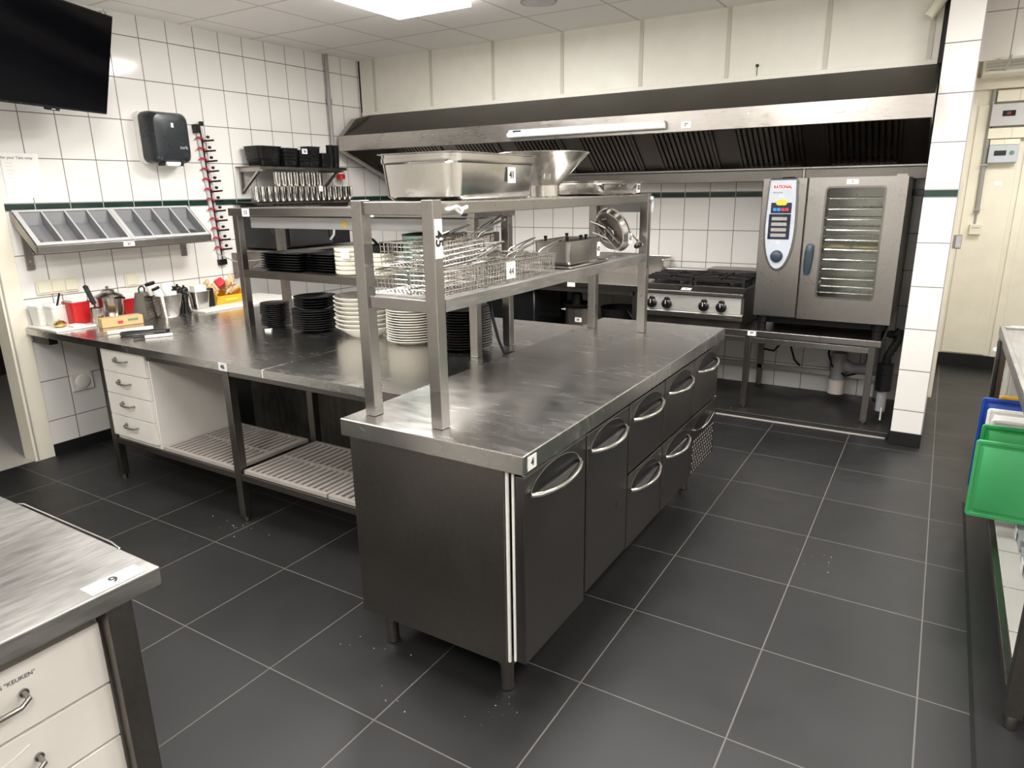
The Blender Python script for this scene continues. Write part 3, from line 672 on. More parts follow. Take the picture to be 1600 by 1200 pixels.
# grease filters on a sloping bank
A = Vector((0, 5.24, 2.14)); B = Vector((0, 5.70, 1.785)); dv = (B-A).normalized(); nv = Vector((0, -dv.z, dv.y)) * -1
if nv.z > 0: nv = -nv
def fq(x, s, d): p = A + dv*s + nv*d; return (x, p.y, p.z)
L_ = (B-A).length
mb = MB(); xs = [(-0.785, -0.31), (-1.40, -0.93), (-2.02, -1.545), (-2.64, -2.165), (-3.26, -2.79), (-3.88, -3.41), (-4.50, -4.03)]
edges = [HX1-0.01] + [v for a, b_ in xs for v in (b_, a)] + [HX0]
for i in range(0, len(edges), 2):
    x1, x0 = edges[i], edges[i+1]
    MB().loft([[fq(x0, 0, 0), fq(x1, 0, 0), fq(x1, L_, 0), fq(x0, L_, 0)], [fq(x0, 0, -0.01), fq(x1, 0, -0.01), fq(x1, L_, -0.01), fq(x0, L_, -0.01)]], smooth=False).build('blank_panel', 'filter_steel', hood, 0, True)
for (x0, x1) in xs:
    mb = MB()
    def slab(xa, xb, s0, s1, d0, d1): mb.loft([[fq(xa, s0, d0), fq(xb, s0, d0), fq(xb, s1, d0), fq(xa, s1, d0)], [fq(xa, s0, d1), fq(xb, s0, d1), fq(xb, s1, d1), fq(xa, s1, d1)]], smooth=False)
    slab(x0+0.004, x0+0.024, 0.005, L_-0.005, -0.02, 0.012); slab(x1-0.024, x1-0.004, 0.005, L_-0.005, -0.02, 0.012)
    slab(x0+0.024, x1-0.024, 0.005, 0.03, -0.02, 0.012); slab(x0+0.024, x1-0.024, L_-0.03, L_-0.005, -0.02, 0.012)
    n_ = 11; pw = (x1-x0-0.048)/n_
    for i in range(n_):
        xa = x0+0.024+pw*i+pw*0.20
        slab(xa, xa+pw*0.58, 0.03, L_-0.03, -0.012, 0.008)
    slab(x0+0.02, x1-0.02, 0.02, L_-0.02, -0.05, -0.045)
    mb.build('grease_filter', 'filter_steel', hood, 0.0, True)
MB().box(HX0, 5.70, 1.69, HX1-0.01, 5.915, 1.775).build('grease_gutter', 'steel_dark', hood, 0.003, True)
MB().box(HX0, 5.66, 1.775, HX1-0.01, 5.72, 1.787).build('gutter_lip', 'steel', hood, 0.001, True)
sticker(hood, (-1.562, 4.7985, 2.058), 0.065, 0.040, '-y', '39')
for x in (-0.625, -0.511): MB().box(x-0.03, 4.798, 2.072, x+0.03, 4.7995, 2.086).build('maker_plate', 'light_grey_plastic', hood, 0, True)
MB().lathe([(0.007, 0), (0.006, 0.006)], 10, Mx=Matrix.Translation((-1.157, 4.80, 2.10)) @ Matrix.Rotation(PI/2, 4, 'X')).build('bolt', 'label_white', hood, 0, True)
hl = thing('tube_light', 'long white tube light fixed along the front edge of the hood', 'light fixture', (-2.32, 4.78, 2.03))
MB().tube([(-2.945, 4.772, 2.058), (-1.70, 4.772, 2.058)], 0.020, 12).build('diffuser_tube', 'tube_plastic', hl, 0, True)
MB().box(-2.94, 4.768, 2.077, -1.705, 4.797, 2.094).build('housing', 'light_grey_plastic', hl, 0.002, True)
MB().box(-2.90, 4.765, 2.077, -2.83, 4.769, 2.09).build('badge', 'ink', hl, 0, True)
t = tag(MB().lathe([(0.011, 0), (0.010, 0.012)], 12, Mx=Matrix.Translation((0,0,0)) @ Matrix.Rotation(PI/2, 4, 'X')).cyl((0, -0.004, -0.07), (0, -0.004, 0), 0.0022, 6).build('temperature_probe', 'black', None, 0, False, (-1.22, 5.199, 2.44)), 'small black probe with a short lead on the cream wall above the hood', 'sensor')
cm = thing('motion_sensor', 'small white cylindrical motion sensor high up by the tiled pillar', 'sensor', (-0.19, 5.19, 2.66))
MB().cyl((0.02, -0.05, 0.05), (-0.05, -0.06, -0.06), 0.03, 18).build('body', 'cream_plastic', cm)
MB().tube([(0.0, 0.0, 0.06), (0.0, -0.04, 0.045), (0.01, -0.05, 0.03)], 0.008, 8).lathe([(0.02, 0), (0.018, 0.01)], 12, (0, 0, 0), Matrix.Translation((0, 0.008, 0.06)) @ Matrix.Rotation(PI/2, 4, 'X')).build('bracket', 'cream_plastic', cm)

# ================================================================ things on the left wall
tv = thing('television', 'large black flat television on a tilted wall arm, top left corner', 'television', (-4.521, 2.594, 2.141))
wd = Vector((0.458, -0.889, -0.028)).normalized(); up = Vector((0.241, 0.094, 0.966)).normalized(); nn = wd.cross(up)
if nn.x < 0: nn = -nn
def tvp(a, b_, d): return tuple(wd*a + up*b_ + nn*d)
def tvbox(mb, a0, b0, d0, a1, b1, d1): return mb.loft([[tvp(a0,b0,d0), tvp(a1,b0,d0), tvp(a1,b1,d0), tvp(a0,b1,d0)], [tvp(a0,b0,d1), tvp(a1,b0,d1), tvp(a1,b1,d1), tvp(a0,b1,d1)]], smooth=False)
tvbox(MB(), 0, 0, -0.045, 0.99, 0.56, 0).build('housing', 'black_plastic', tv, 0.003)
tvbox(MB(), 0.008, 0.012, 0.0002, 0.982, 0.552, 0.0012).build('screen', 'tv_screen', tv)
tvbox(MB(), 0.42, -0.012, -0.02, 0.52, 0.0, 0.0).build('logo_bump', 'black_plastic', tv)
tvbox(MB(), 0.455, -0.007, 0.0002, 0.485, -0.002, 0.001).build('logo_mark', 'light_grey_plastic', tv)
tvbox(MB(), 0.03, 0.56, -0.03, 0.05, 0.578, -0.01).add(*(lambda m: (m.v, m.f))(tvbox(MB(), 0.065, 0.56, -0.03, 0.085, 0.57, -0.01))).build('clip', 'chrome', tv)
p0 = Vector(tvp(0.5, 0.28, -0.045)); p1 = Vector((XL + 4.521 + 0.02, -0.5, 0.25))
MB().bar(p0, (p0+p1)/2 + Vector((0, 0.15, 0)), 0.04, 0.05).bar((p0+p1)/2 + Vector((0, 0.15, 0)), p1, 0.04, 0.05).build('wall_arm', 'black', tv)
MB().box(XL+4.522, -0.6, 0.15, XL+4.545, -0.4, 0.38).build('wall_plate', 'black', tv)

dp = thing('towel_dispenser', 'dark grey centre-feed paper towel dispenser on the tiled left wall', 'towel dispenser', (XL, 3.105, 1.865))
def yz_ring(hy, hz, r, x, cz): return [(x, p[0], p[1]+cz) for p in rrect(hy, hz, r, 0, 5)]
MB().loft([yz_ring(0.155, 0.175, 0.04, 0.0, 0.175), yz_ring(0.155, 0.175, 0.04, 0.05, 0.175)]).build('back_shell', 'white_plastic', dp)
MB().loft([yz_ring(0.150, 0.170, 0.045, 0.052, 0.175), yz_ring(0.152, 0.172, 0.05, 0.10, 0.175), yz_ring(0.145, 0.165, 0.05, 0.155, 0.175), yz_ring(0.125, 0.145, 0.05, 0.185, 0.178), yz_ring(0.09, 0.11, 0.05, 0.192, 0.18)]).build('cover', 'charcoal_plastic', dp)
MB().box(0.186, -0.006, 0.24, 0.195, 0.012, 0.27).build('window', 'label_white', dp)
text('tork', 0.035, (XL+0.196, 3.105+0.07, 1.865+0.11), '+x', 'light_grey_plastic', dp)
MB().loft([yz_ring(0.055, 0.022, 0.02, 0.09, 0.01), yz_ring(0.055, 0.022, 0.02, 0.16, 0.01)]).build('paper_outlet', 'white_plastic', dp)
for y in (-0.07, 0.07): MB().box(0.10, y-0.012, -0.012, 0.15, y+0.012, 0.012).build('catch', 'black', dp)

cr = thing('clip_rail', 'long leaning clear rail with a column of red and black clips on the left wall', 'clip rail', (XL, 3.50, 1.12))
Lr = 1.02
def crp(x, y, z): return Matrix.Translation((0, 0, 0)) @ Matrix.Rotation(math.radians(-3.4) * -1, 4, 'X') @ Vector((x, y, z))
Mr = Matrix.Rotation(math.radians(3.2), 4, 'X')
MB().box(0.001, -0.028, 0.04, 0.018, 0.028, Lr, Mr).build('rail', 'light_grey_plastic', cr)
MB().box(0.018, -0.003, 0.04, 0.024, 0.006, Lr, Mr).build('centre_strip', 'black_plastic', cr)
MB().box(0.001, -0.035, 0.0, 0.03, 0.035, 0.045, Mr).build('end_cap', 'black', cr, 0.003); MB().box(0.001, -0.05, Lr-0.04, 0.04, -0.005, Lr+0.02, Mr).box(0.02, 0.0, Lr+0.01, 0.035, 0.03, Lr+0.04, Mr).build('end_cap', 'black', cr, 0.003)
for k in range(12):
    z = 0.12 + k*0.073
    MB().tube([(0.018, -0.050, z+0.012), (0.03, -0.035, z+0.026), (0.038, -0.005, z+0.020), (0.03, 0.012, z-0.008)], 0.0065, 6, Mx=Mr).build('red_clip', 'red_ink', cr)
    MB().tube([(0.026, 0.002, z), (0.055, 0.030, z), (0.085, 0.060, z+0.002)], 0.0075, 6, Mx=Mr).lathe([(0.002, -0.012), (0.013, -0.006), (0.013, 0.006), (0.002, 0.012)], 10, (0.05, 0.036, z+0.026), Mr).build('black_clip', 'black_plastic', cr)

# sloping cutlery shelf with two four-compartment trays
cs = thing('cutlery_shelf', 'sloping stainless steel shelf with number 21 sticker holding two grey cutlery trays', 'shelf', (XL, 2.66, 1.30))
CA = math.radians(41); cw_, sw_ = math.cos(CA), math.sin(CA)
Wx, Wz = XL+0.02, 1.575           # upper edge of the tray plane
def cp_(s, d): return (Wx + s*cw_ + d*sw_, Wz - s*sw_ + d*cw_)
for y in (2.115, 3.165):
    MB().box(XL+0.001, y, 1.215, XL+0.012, y+0.045, 1.56).build('bracket', 'steel', cs, 0.001, True)
    MB().prism([(XL+0.012, 1.40), (XL+0.012, 1.435), (XL+0.20, 1.40), (XL+0.20, 1.375)], y+0.008, y+0.034, 'y').build('bracket_arm', 'steel', cs, 0.001, True)
    for z in (1.27, 1.43): MB().cyl((XL+0.012, y+0.022, z), (XL+0.016, y+0.022, z), 0.007, 10).build('screw', 'chrome', cs, 0, True)
e0, e1 = cp_(-0.005, -0.075), cp_(0.30, -0.075)
MB().prism([e0, e1, (e1[0]+0.002, e1[1]+0.002), (e0[0], e0[1]+0.003)], 2.085, 3.255, 'y').build('shelf_board', 'steel', cs, 0, True)
f0 = cp_(0.308, 0.0)
for y in (2.078, 3.256): MB().prism([cp_(-0.01, 0.0), cp_(0.308, 0.0), (f0[0], f0[1]-0.045), (f0[0]-0.02, f0[1]-0.045), (e0[0]+0.02, e0[1]+0.0)], y, y+0.004, 'y').build('side_plate', 'steel', cs, 0, True)
MB().box(f0[0]-0.003, 2.078, f0[1]-0.045, f0[0], 3.26, f0[1]-0.003).build('front_lip', 'steel', cs, 0.001, True)
sticker(cs, (f0[0]+0.0012, 2.64, f0[1]-0.024), 0.075, 0.030, '+x', '21')
for k, (y0, s) in enumerate(((2.088, 'left'), (2.672, 'right'))):
    t = thing('cutlery_tray', 'grey plastic four-compartment cutlery tray, %s one of the pair on the sloping shelf' % s, 'tray', (Wx, y0, Wz), group='cutlery trays')
    t.rotation_euler = (0, CA, 0)
    W, H, D = 0.580, 0.302, 0.060
    mb = MB()
    mb.box(0, 0, -D, H, W, -D+0.004)
    mb.box(0, 0, -D, 0.014, W, 0).box(H-0.020, 0, -D, H, W, 0).box(0.014, 0, -D, H-0.020, 0.026, 0).box(0.014, W-0.014, -D, H-0.020, W, 0)
    cw = (W - 0.040 - 3*0.010)/4
    for q in range(1, 4): mb.box(0.014, 0.026 + q*cw + (q-1)*0.010, -D+0.004, H-0.020, 0.026 + q*cw + q*0.010, -0.001)
    mb.build('tray_body', 'tray_grey_shaded', t, 0.002)  # compartment shade sits in the body colour, the rim stays lighter
    rm = MB().box(-0.004, -0.002, 0.0005, 0.014, W, 0.004).box(H-0.020, -0.002, 0.0005, H+0.004, W, 0.004).box(0.014, -0.002, 0.0005, H-0.020, 0.026, 0.004).box(0.014, W-0.014, 0.0005, H-0.020, W, 0.004)
    for q in range(1, 4): rm.box(0.014, 0.026 + q*cw + (q-1)*0.010, 0.0005, H-0.020, 0.026 + q*cw + q*0.010, 0.003)
    rm.build('rim', 'light_grey_plastic', t, 0.001)
    for q in range(4):
        a = 0.026 + q*(cw+0.010)
        MB().prism([(0.0145, -D+0.0045), (0.0145, -0.003), (0.075, -D+0.0045)], a+0.001, a+cw-0.001, 'y').build('scoop_floor', 'tray_grey_shaded', t, 0.002)
# two wall shelves with cups and containers
ws = thing('bracket_shelf', 'upper stainless steel wall shelf on triangular brackets, holding black containers', 'shelf', (XL, 4.2, 1.70))
MB().box(XL+0.001, 3.73, 1.858, -4.545, 4.66, 1.865).box(-4.549, 3.73, 1.840, -4.545, 4.66, 1.865).build('shelf_board', 'steel_dark', ws, 0.001, True)
for y in (3.76, 4.60):
    MB().box(XL+0.001, y, 1.66, XL+0.018, y+0.03, 1.857).box(XL+0.018, y, 1.825, -4.56, y+0.03, 1.857).bar((XL+0.02, y+0.015, 1.68), (-4.62, y+0.015, 1.83), 0.02, 0.02).build('bracket', 'steel', ws, 0.001, True)
ws2 = thing('bracket_shelf', 'lower stainless steel wall shelf packed with steel cups', 'shelf', (XL, 4.3, 1.50))
MB().box(XL+0.001, 3.67, 1.588, -4.545, 4.80, 1.595).box(-4.549, 3.67, 1.572, -4.545, 4.80, 1.595).build('shelf_board', 'steel_dark', ws2, 0.001, True)
for y in (3.80, 4.66):
    MB().box(XL+0.001, y, 1.43, XL+0.018, y+0.03, 1.587).box(XL+0.018, y, 1.545, -4.56, y+0.03, 1.587).build('bracket', 'steel', ws2, 0.001, True)
# cups
cup = thing('steel_cup', 'x', 'cup', (0, 0, 0), 0, 'steel cups on the lower wall shelf')
MB().lathe([(0.0225, 0.0), (0.0245, 0.003), (0.0260, 0.108), (0.0275, 0.111), (0.0265, 0.113), (0.0250, 0.110), (0.0235, 0.008), (0.0200, 0.006)], 20).build('cup_body', 'chrome', cup)
ords = ['first', 'second', 'third', 'fourth', 'fifth', 'sixth', 'seventh', 'eighth', 'ninth', 'tenth', 'eleventh', 'twelfth', 'thirteenth', 'fourteenth', 'fifteenth', 'sixteenth', 'seventeenth', 'eighteenth', 'nineteenth', 'twentieth']
first = True
def place(proto, used, loc, rz, label, group=None, rot=None):
    if not used:
        used.append(1); proto.location = loc; proto.rotation_euler = rot if rot is not None else (0, 0, rz); proto['label'] = label
        if group: proto['group'] = group
        return proto
    return dup(proto, loc, rz, label, group, rot)
cu_used = []
for i in range(17): place(cup, cu_used, (-4.60, 3.715+0.0630*i, 1.596), i*0.7, 'steel cup in the front row of the lower wall shelf, %s from the left' % ords[i])
for i in range(17): place(cup, cu_used, (-4.665, 3.745+0.0630*i, 1.596), i*0.7, 'steel cup in the middle row of the lower wall shelf, %s from the left' % ords[i])
for i in range(8): place(cup, cu_used, (-4.635, 3.955+0.0630*i, 1.7105), i*0.9, 'steel cup stacked on top of the cups on the lower shelf, %s from the left' % ords[i])
sticker_card = tag(MB().box(-0.0008, -0.022, 0, 0.0008, 0.022, 0.045).build('price_card', 'label_white', None, 0, False, (-4.571, 4.36, 1.668)), 'small white card stuck in front of the steel cups', 'card')
# black containers on the upper shelf
def container(name, hx, hy, h, loc, label, taper=0.86, rz=0, mat='black_plastic', cat='container', ribs=0, group='black containers on the upper wall shelf'):
    t = thing(name, label, cat, loc, rz, group)
    pan_mb(hx, hy, h, taper, min(hx, hy)*0.3, 0.006, 0.003).build('tub', mat, t)
    mb = MB()
    for r in range(max(1, ribs)):
        z = h*(0.35+0.2*r); mb.loft([rrect(hx*(taper+(1-taper)*z/h)+0.001, hy*(taper+(1-taper)*z/h)+0.001, min(hx, hy)*0.3, z-0.004), rrect(hx*(taper+(1-taper)*z/h)+0.004, hy*(taper+(1-taper)*z/h)+0.004, min(hx, hy)*0.3, z), rrect(hx*(taper+(1-taper)*z/h)+0.001, hy*(taper+(1-taper)*z/h)+0.001, min(hx, hy)*0.3, z+0.004)], False, False)
    mb.build('rib', mat, t)
    return t
c0 = container('storage_tub', 0.10, 0.115, 0.150, (-4.70, 3.90, 1.866), 'large black plastic tub at the left end of the upper wall shelf')
c1 = container('storage_tub', 0.075, 0.075, 0.140, (-4.64, 4.075, 1.866), 'ribbed black tub beside the large one, under the sticker edge', ribs=3)
c2 = container('storage_tub', 0.075, 0.065, 0.130, (-4.64, 4.225, 1.866), 'ribbed black tub with a white number sticker, third from the left on the upper shelf', ribs=3)
sticker(c2, (-4.5535, 4.20, 1.985), 0.055, 0.04, '+x', '26')
container('storage_tub', 0.06, 0.062, 0.165, (-4.66, 4.36, 1.866), 'tall black tub with flared rim in the middle of the upper wall shelf', ribs=2)
container('storage_tub', 0.055, 0.05, 0.115, (-4.64, 4.475, 1.866), 'low black tub right of the flared one on the upper shelf', ribs=2)
for k in range(2):
    y = 4.545 + 0.062*k
    st = thing('cup_stack', 'stack of black beakers at the right end of the upper wall shelf, %s of two' % ('left' if k == 0 else 'right'), 'beakers', (-4.62, y, 1.866), 0, 'black beaker stacks')
    mb = MB().lathe([(0.024, 0.0), (0.032, 0.06), (0.033, 0.065), (0.030, 0.064)], 16).build('beaker', 'black_plastic', st)
    for q in range(1, 8): b2 = mb.copy(); COL.objects.link(b2); b2.location = (0, 0, 0.017*q)
sw = thing('alarm_button', 'round red emergency light on a cream base right of the steel cups', 'alarm', (XL, 4.80, 1.76))
MB().lathe([(0.035, 0), (0.04, 0.03), (0.03, 0.045)], 20, Mx=Matrix.Translation((0.055, 0.02, 0.06))).build('base', 'cream_plastic', sw)
MB().lathe([(0.040, 0), (0.040, 0.035), (0.032, 0.045)], 20, Mx=Matrix.Translation((0.055, 0.02, 0.015))).build('red_lens', 'red_plastic', sw)
MB().box(0.001, -0.01, 0.0, 0.02, 0.05, 0.12).build('mount', 'cream_plastic', sw)
pp = thing('conduit_pipe', 'thin grey pipe running down the left wall from the ceiling to the upper shelf', 'pipe', (XL+0.025, 4.78, 1.9))
MB().cyl((0, 0, 0), (0, 0, CEIL-1.902), 0.018, 12).build('pipe', 'conduit_grey', pp)
MB().cyl((0, 0, 0.52), (0, 0, 0.56), 0.026, 12).build('collar', 'conduit_grey', pp)

po = thing('notice_sheet', 'faint white handwritten notice taped to the tiles at the left edge', 'paper', (XL+0.002, 2.19, 1.65))
MB().box(0, -0.10, 0, 0.0012, 0.11, 0.262).build('sheet', 'paper', po)
text('for your Take away', 0.022, (XL+0.0042, 2.19-0.01, 1.65+0.235), '+x', 'soft_ink', po, 'heading')
mb = MB(); random.seed(3)
for k in range(9):
    z = 0.205 - k*0.022; y = -0.075
    w_ = random.uniform(0.02, 0.06); mb.tube([(0.0018, y + w_*q/6, z + random.uniform(-0.004, 0.004)) for q in range(7)], 0.0006, 4)
mb.build('handwriting', 'grate_grey', po)
for k, (y, z, w_, n, lab) in enumerate(((2.27, 1.10, 0.255, 3, 'triple cream wall socket above the white and red containers'), (2.755, 1.083, 0.09, 1, 'single cream wall socket above the small red container'))):
    s = thing('power_socket', lab, 'socket', (XL, y, z-0.045))
    MB().box(0.001, -w_/2, 0, 0.010, w_/2, 0.09).build('frame', 'cream_plastic', s, 0.003)
    for q in range(n): MB().box(0.0105, -w_/2+0.010+q*(w_-0.01)/n, 0.012, 0.016, -w_/2+q*(w_-0.01)/n+(w_-0.01)/n, 0.078).build('rocker', 'cream_plastic', s, 0.002)
s = thing('power_socket', 'round white socket low on the tiled wall left of the drawer cabinet', 'socket', (XL, 2.31, 0.395))
MB().box(0.001, -0.07, 0, 0.014, 0.07, 0.12).build('plate', 'panel_white', s, 0.004)
MB().lathe([(0.045, 0), (0.045, 0.008), (0.036, 0.012)], 24, Mx=Matrix.Translation((0.014, 0, 0.06)) @ Matrix.Rotation(PI/2, 4, 'Y')).build('socket_ring', 'panel_white', s)

# microwave on a bracket shelf behind the plate shelves
bk = thing('bracket_shelf', 'steel wall shelf behind the plate shelves carrying the black microwave', 'shelf', (XL, 4.1, 1.10))
MB().box(XL+0.001, 3.66, 1.205, -4.38, 4.70, 1.225).build('shelf_board', 'steel', bk, 0.001, True)
for y in (3.6, 4.5): MB().prism([(XL+0.001, 1.204), (XL+0.001, 1.0), (XL+0.02, 1.0), (-4.45, 1.19), (-4.45, 1.204)], y, y+0.025, 'y').build('bracket', 'steel_dark', bk, 0, True)
mw = thing('microwave', 'black microwave with a curved grey handle behind the over-shelf', 'microwave', (-4.62, 4.1, 1.226))
MB().box(-0.2, -0.38, 0.01, 0.19, 0.42, 0.34).build('housing', 'black_plastic', mw, 0.004)
MB().box(0.191, -0.26, 0.02, 0.205, 0.20, 0.33).build('door', 'black_gloss', mw, 0.003)
MB().tube([(0.206, 0.17, 0.05), (0.235, 0.185, 0.09), (0.24, 0.19, 0.16), (0.235, 0.185, 0.25), (0.206, 0.17, 0.29)], 0.010, 8).build('handle', 'light_grey_plastic', mw)
MB().lathe([(0.018, 0), (0.016, 0.015)], 16, Mx=Matrix.Translation((0.192, 0.27, 0.18)) @ Matrix.Rotation(PI/2, 4, 'Y')).build('knob', 'chrome', mw)
MB().box(0.191, 0.21, 0.02, 0.196, 0.41, 0.33).build('control_strip', 'black_plastic', mw)
# ================================================================ plates
def plate_stack(kind, n, r, pitch, loc, mat, what, group, depth=0.018, oval=1.0, top_r=None, thick=0.004, flat=0.6):
    """n plates, each an object of its own"""
    proto = None; used = []
    prof = [(r*flat*0.92, 0.0), (r*flat, 0.0), (r*flat*1.02, 0.003), (r, depth-0.001), (r*1.0, depth+0.001), (r*0.985, depth+0.002), (r*flat*0.98, thick+0.002), (r*flat*0.5, thick), (0.001, thick)]
    mbp = MB().lathe(prof, 40); 
    if oval != 1.0: mbp.v = [(p[0]*oval, p[1], p[2]) for p in mbp.v]
    for k in range(n):
        j = random.uniform(-0.003, 0.003), random.uniform(-0.003, 0.003)
        pos = n-1-k
        lab = what + (', topmost of its stack' if pos == 0 else ', bottom of its stack' if pos == n-1 else ', %s from the top' % ords[pos])
        if proto is None:
            o = mbp.build(kind, mat, None, 0, False, (loc[0]+j[0], loc[1]+j[1], loc[2]+pitch*k)); tag(o, lab, kind.split('_')[-1], group); proto = o
        else:
            o = proto.copy(); COL.objects.link(o); o.location = (loc[0]+j[0], loc[1]+j[1], loc[2]+pitch*k); o['label'] = lab
    return loc[2] + pitch*(n-1)
B0 = BZ + 0.0015
plate_stack('side_plate', 12, 0.088, 0.0118, (-3.44, 2.82, B0), 'charcoal_ceramic', 'small dark grey rimmed plate beside the left shelf post', 'small dark grey plates', 0.016)
z_ = plate_stack('dinner_plate', 9, 0.142, 0.0135, (-3.13, 2.865, B0), 'charcoal_ceramic', 'dark grey dinner plate left of the big cream bowls', 'dark grey dinner plates', 0.020)
plate_stack('soup_plate', 4, 0.125, 0.016, (-3.13, 2.865, z_+0.024), 'black_ceramic', 'black soup plate on top of the dark grey dinner plates', 'black soup plates', 0.022)
z_ = plate_stack('serving_bowl', 8, 0.172, 0.0240, (-2.745, 2.875, B0), 'white_ceramic', 'large cream serving bowl on the prep table', 'large cream serving bowls', 0.062, flat=0.5)
plate_stack('dinner_plate', 13, 0.142, 0.0136, (-2.385, 2.855, B0), 'white_ceramic', 'cream dinner plate beside the front shelf post', 'cream dinner plates', 0.024)
plate_stack('dinner_plate', 15, 0.150, 0.0136, (-2.06, 2.865, B0), 'black_ceramic', 'black dinner plate at the right end under the shelf', 'black dinner plates', 0.022)
tag(MB().prism([(-0.02, -0.02), (0.03, -0.015), (0.0, 0.02)], 0, 0.012, 'z').build('paper_scrap', 'paper', None, 0, False, (-3.36, 2.70, BZ+0.0005)), 'small crumpled white paper scrap under the dark side plates', 'paper')
S1 = 1.2185
# square black plates
def sq_plate(hx, hy, h=0.014):
    return MB().loft([rrect(hx*0.80, hy*0.80, 0.012, 0), rrect(hx, hy, 0.014, h), rrect(hx, hy, 0.014, h+0.003), rrect(hx-0.008, hy-0.008, 0.012, h+0.003), rrect(hx*0.78, hy*0.78, 0.01, 0.004)])
for g, (cx_, cy_, n, hx, hy, rz) in enumerate(((-3.26, 2.86, 7, 0.155, 0.13, 0.05), (-2.985, 2.90, 7, 0.105, 0.12, 0.0))):
    pr = None
    for k in range(n):
        pos = n-1-k
        lab = ('black rectangular plate in the left shelf stack' if g == 0 else 'black square plate next to the pale green dishes') + (', topmost' if pos == 0 else ', %s from the top' % ords[pos])
        if pr is None: pr = tag(sq_plate(hx, hy).build('rectangular_plate', 'black_ceramic', None, 0, False, (cx_, cy_, S1)), lab, 'plate', 'black rectangular plates' if g == 0 else 'black square plates'); pr.rotation_euler = (0, 0, rz)
        else: o = pr.copy(); COL.objects.link(o); o.location = (cx_, cy_, S1+0.0145*k); o['label'] = lab
# straight-sided dishes
def dish_stack(n, r, h, loc, mat, what, group, kind='round_dish'):
    pr = None
    for k in range(n):
        pos = n-1-k; lab = what + (', topmost' if pos == 0 else ', %s from the top' % ords[pos])
        if pr is None:
            pr = tag(MB().lathe([(r*0.94, 0), (r*0.97, 0.002), (r, h*0.25), (r, h-0.002), (r*0.985, h), (r*0.96, h-0.002), (r*0.93, h*0.3), (0.001, h*0.28)], 36).build(kind, mat, None, 0, False, (loc[0], loc[1], loc[2])), lab, 'dish', group)
        else: o = pr.copy(); COL.objects.link(o); o.location = (loc[0]+random.uniform(-0.002, 0.002), loc[1], loc[2]+(h+0.0008)*k); o['label'] = lab
    return loc[2] + (h+0.0008)*n
dish_stack(6, 0.095, 0.0235, (-2.78, 2.84, S1), 'ivory_ceramic', 'pale cream round dish left of the front shelf post', 'pale cream dishes, left stack')
z_ = dish_stack(5, 0.085, 0.0235, (-2.585, 2.87, S1), 'ivory_ceramic', 'pale cream round dish under the black pan', 'pale cream dishes, right stack')
pn = thing('frying_pan', 'small black pan resting on the pale cream dishes', 'pan', (-2.555, 2.89, z_))
MB().lathe([(0.085, 0), (0.10, 0.008), (0.108, 0.04), (0.105, 0.041), (0.096, 0.01), (0.001, 0.006)], 32).build('pan_body', 'cast_iron', pn)
MB().tube([(-0.09, 0.02, 0.03), (-0.15, 0.05, 0.055), (-0.20, 0.07, 0.065)], 0.008, 8).build('handle', 'cast_iron', pn)
z_ = dish_stack(9, 0.098, 0.0235, (-2.31, 2.87, S1), 'green_ceramic', 'dark green dish behind the wire baskets', 'green dishes')
tag(MB().lathe([(0.10, 0), (0.102, 0.004), (0.05, 0.012), (0.001, 0.013)], 32).build('dish_lid', 'black_plastic', None, 0, False, (-2.31, 2.87, z_)), 'thin black lid on top of the dark green dishes', 'lid')
z_ = dish_stack(9, 0.118, 0.0235, (-2.085, 2.87, S1), 'brown_ceramic', 'brown dish behind the wire baskets, beside the green ones', 'brown dishes')
tag(MB().lathe([(0.118, 0), (0.12, 0.004), (0.06, 0.012), (0.001, 0.013)], 32).build('dish_lid', 'black_plastic', None, 0, False, (-2.085, 2.87, z_)), 'thin black lid on top of the brown dishes', 'lid')
sticker_c = tag(MB().box(-0.03, -0.0008, 0, 0.03, 0.0008, 0.05).build('price_card', 'label_white', None, 0, False, (-2.735, 2.742, 1.31)), 'small white card on the pale cream dishes', 'card')
cabl = tag(MB().tube([(-2.02, 3.0, 1.50), (-1.99, 2.99, 1.30), (-1.95, 2.94, 1.17), (-1.90, 2.90, 1.04), (-1.84, 2.86, 0.93), (-1.79, 2.83, 0.874), (-1.70, 2.90, 0.872)], 0.008, 8).build('power_cable', 'black_rubber', None, 0, True), 'black power cable hanging down beside the right shelf posts', 'cable')
tag(MB().tube([(XL+0.3, 3.25, 1.24), (-4.2, 3.15, 1.20), (-3.75, 3.08, 1.24), (-3.62, 3.05, 1.26)], 0.004, 6).build('power_cable', 'grate_grey', None, 0, True), 'thin grey cable arching behind the left shelf post', 'cable')

# ================================================================ island shelf load
T1 = 1.6235
gp_ = thing('steam_pan', 'large deep stainless steel steam pan with number 41 sticker on top of the island shelf', 'pan', (-1.445, 2.035, T1))
pan_mb(0.155, 0.262, 0.145, 0.95, 0.045, 0.014).build('pan_body', 'steel_bright', gp_)
MB().loft([rrect(0.153, 0.2605, 0.045, 0.112), rrect(0.1575, 0.2645, 0.047, 0.118), rrect(0.1575, 0.2645, 0.047, 0.132)], False, False).build('shoulder', 'steel_bright', gp_)
sticker(gp_, (-1.445+0.1575, 2.105, T1+0.078), 0.05, 0.052, '+x', '41', 0.032)
fm = thing('conical_bowl', 'wide flared stainless steel bowl behind the number 41 pan', 'bowl', (-1.45, 2.62, T1))
MB().lathe([(0.066, 0.0), (0.068, 0.002), (0.068, 0.045), (0.072, 0.050), (0.080, 0.056), (0.186, 0.168), (0.192, 0.172), (0.188, 0.174), (0.076, 0.060), (0.062, 0.046), (0.060, 0.004), (0.001, 0.003)], 40).build('bowl_body', 'steel_bright', fm)
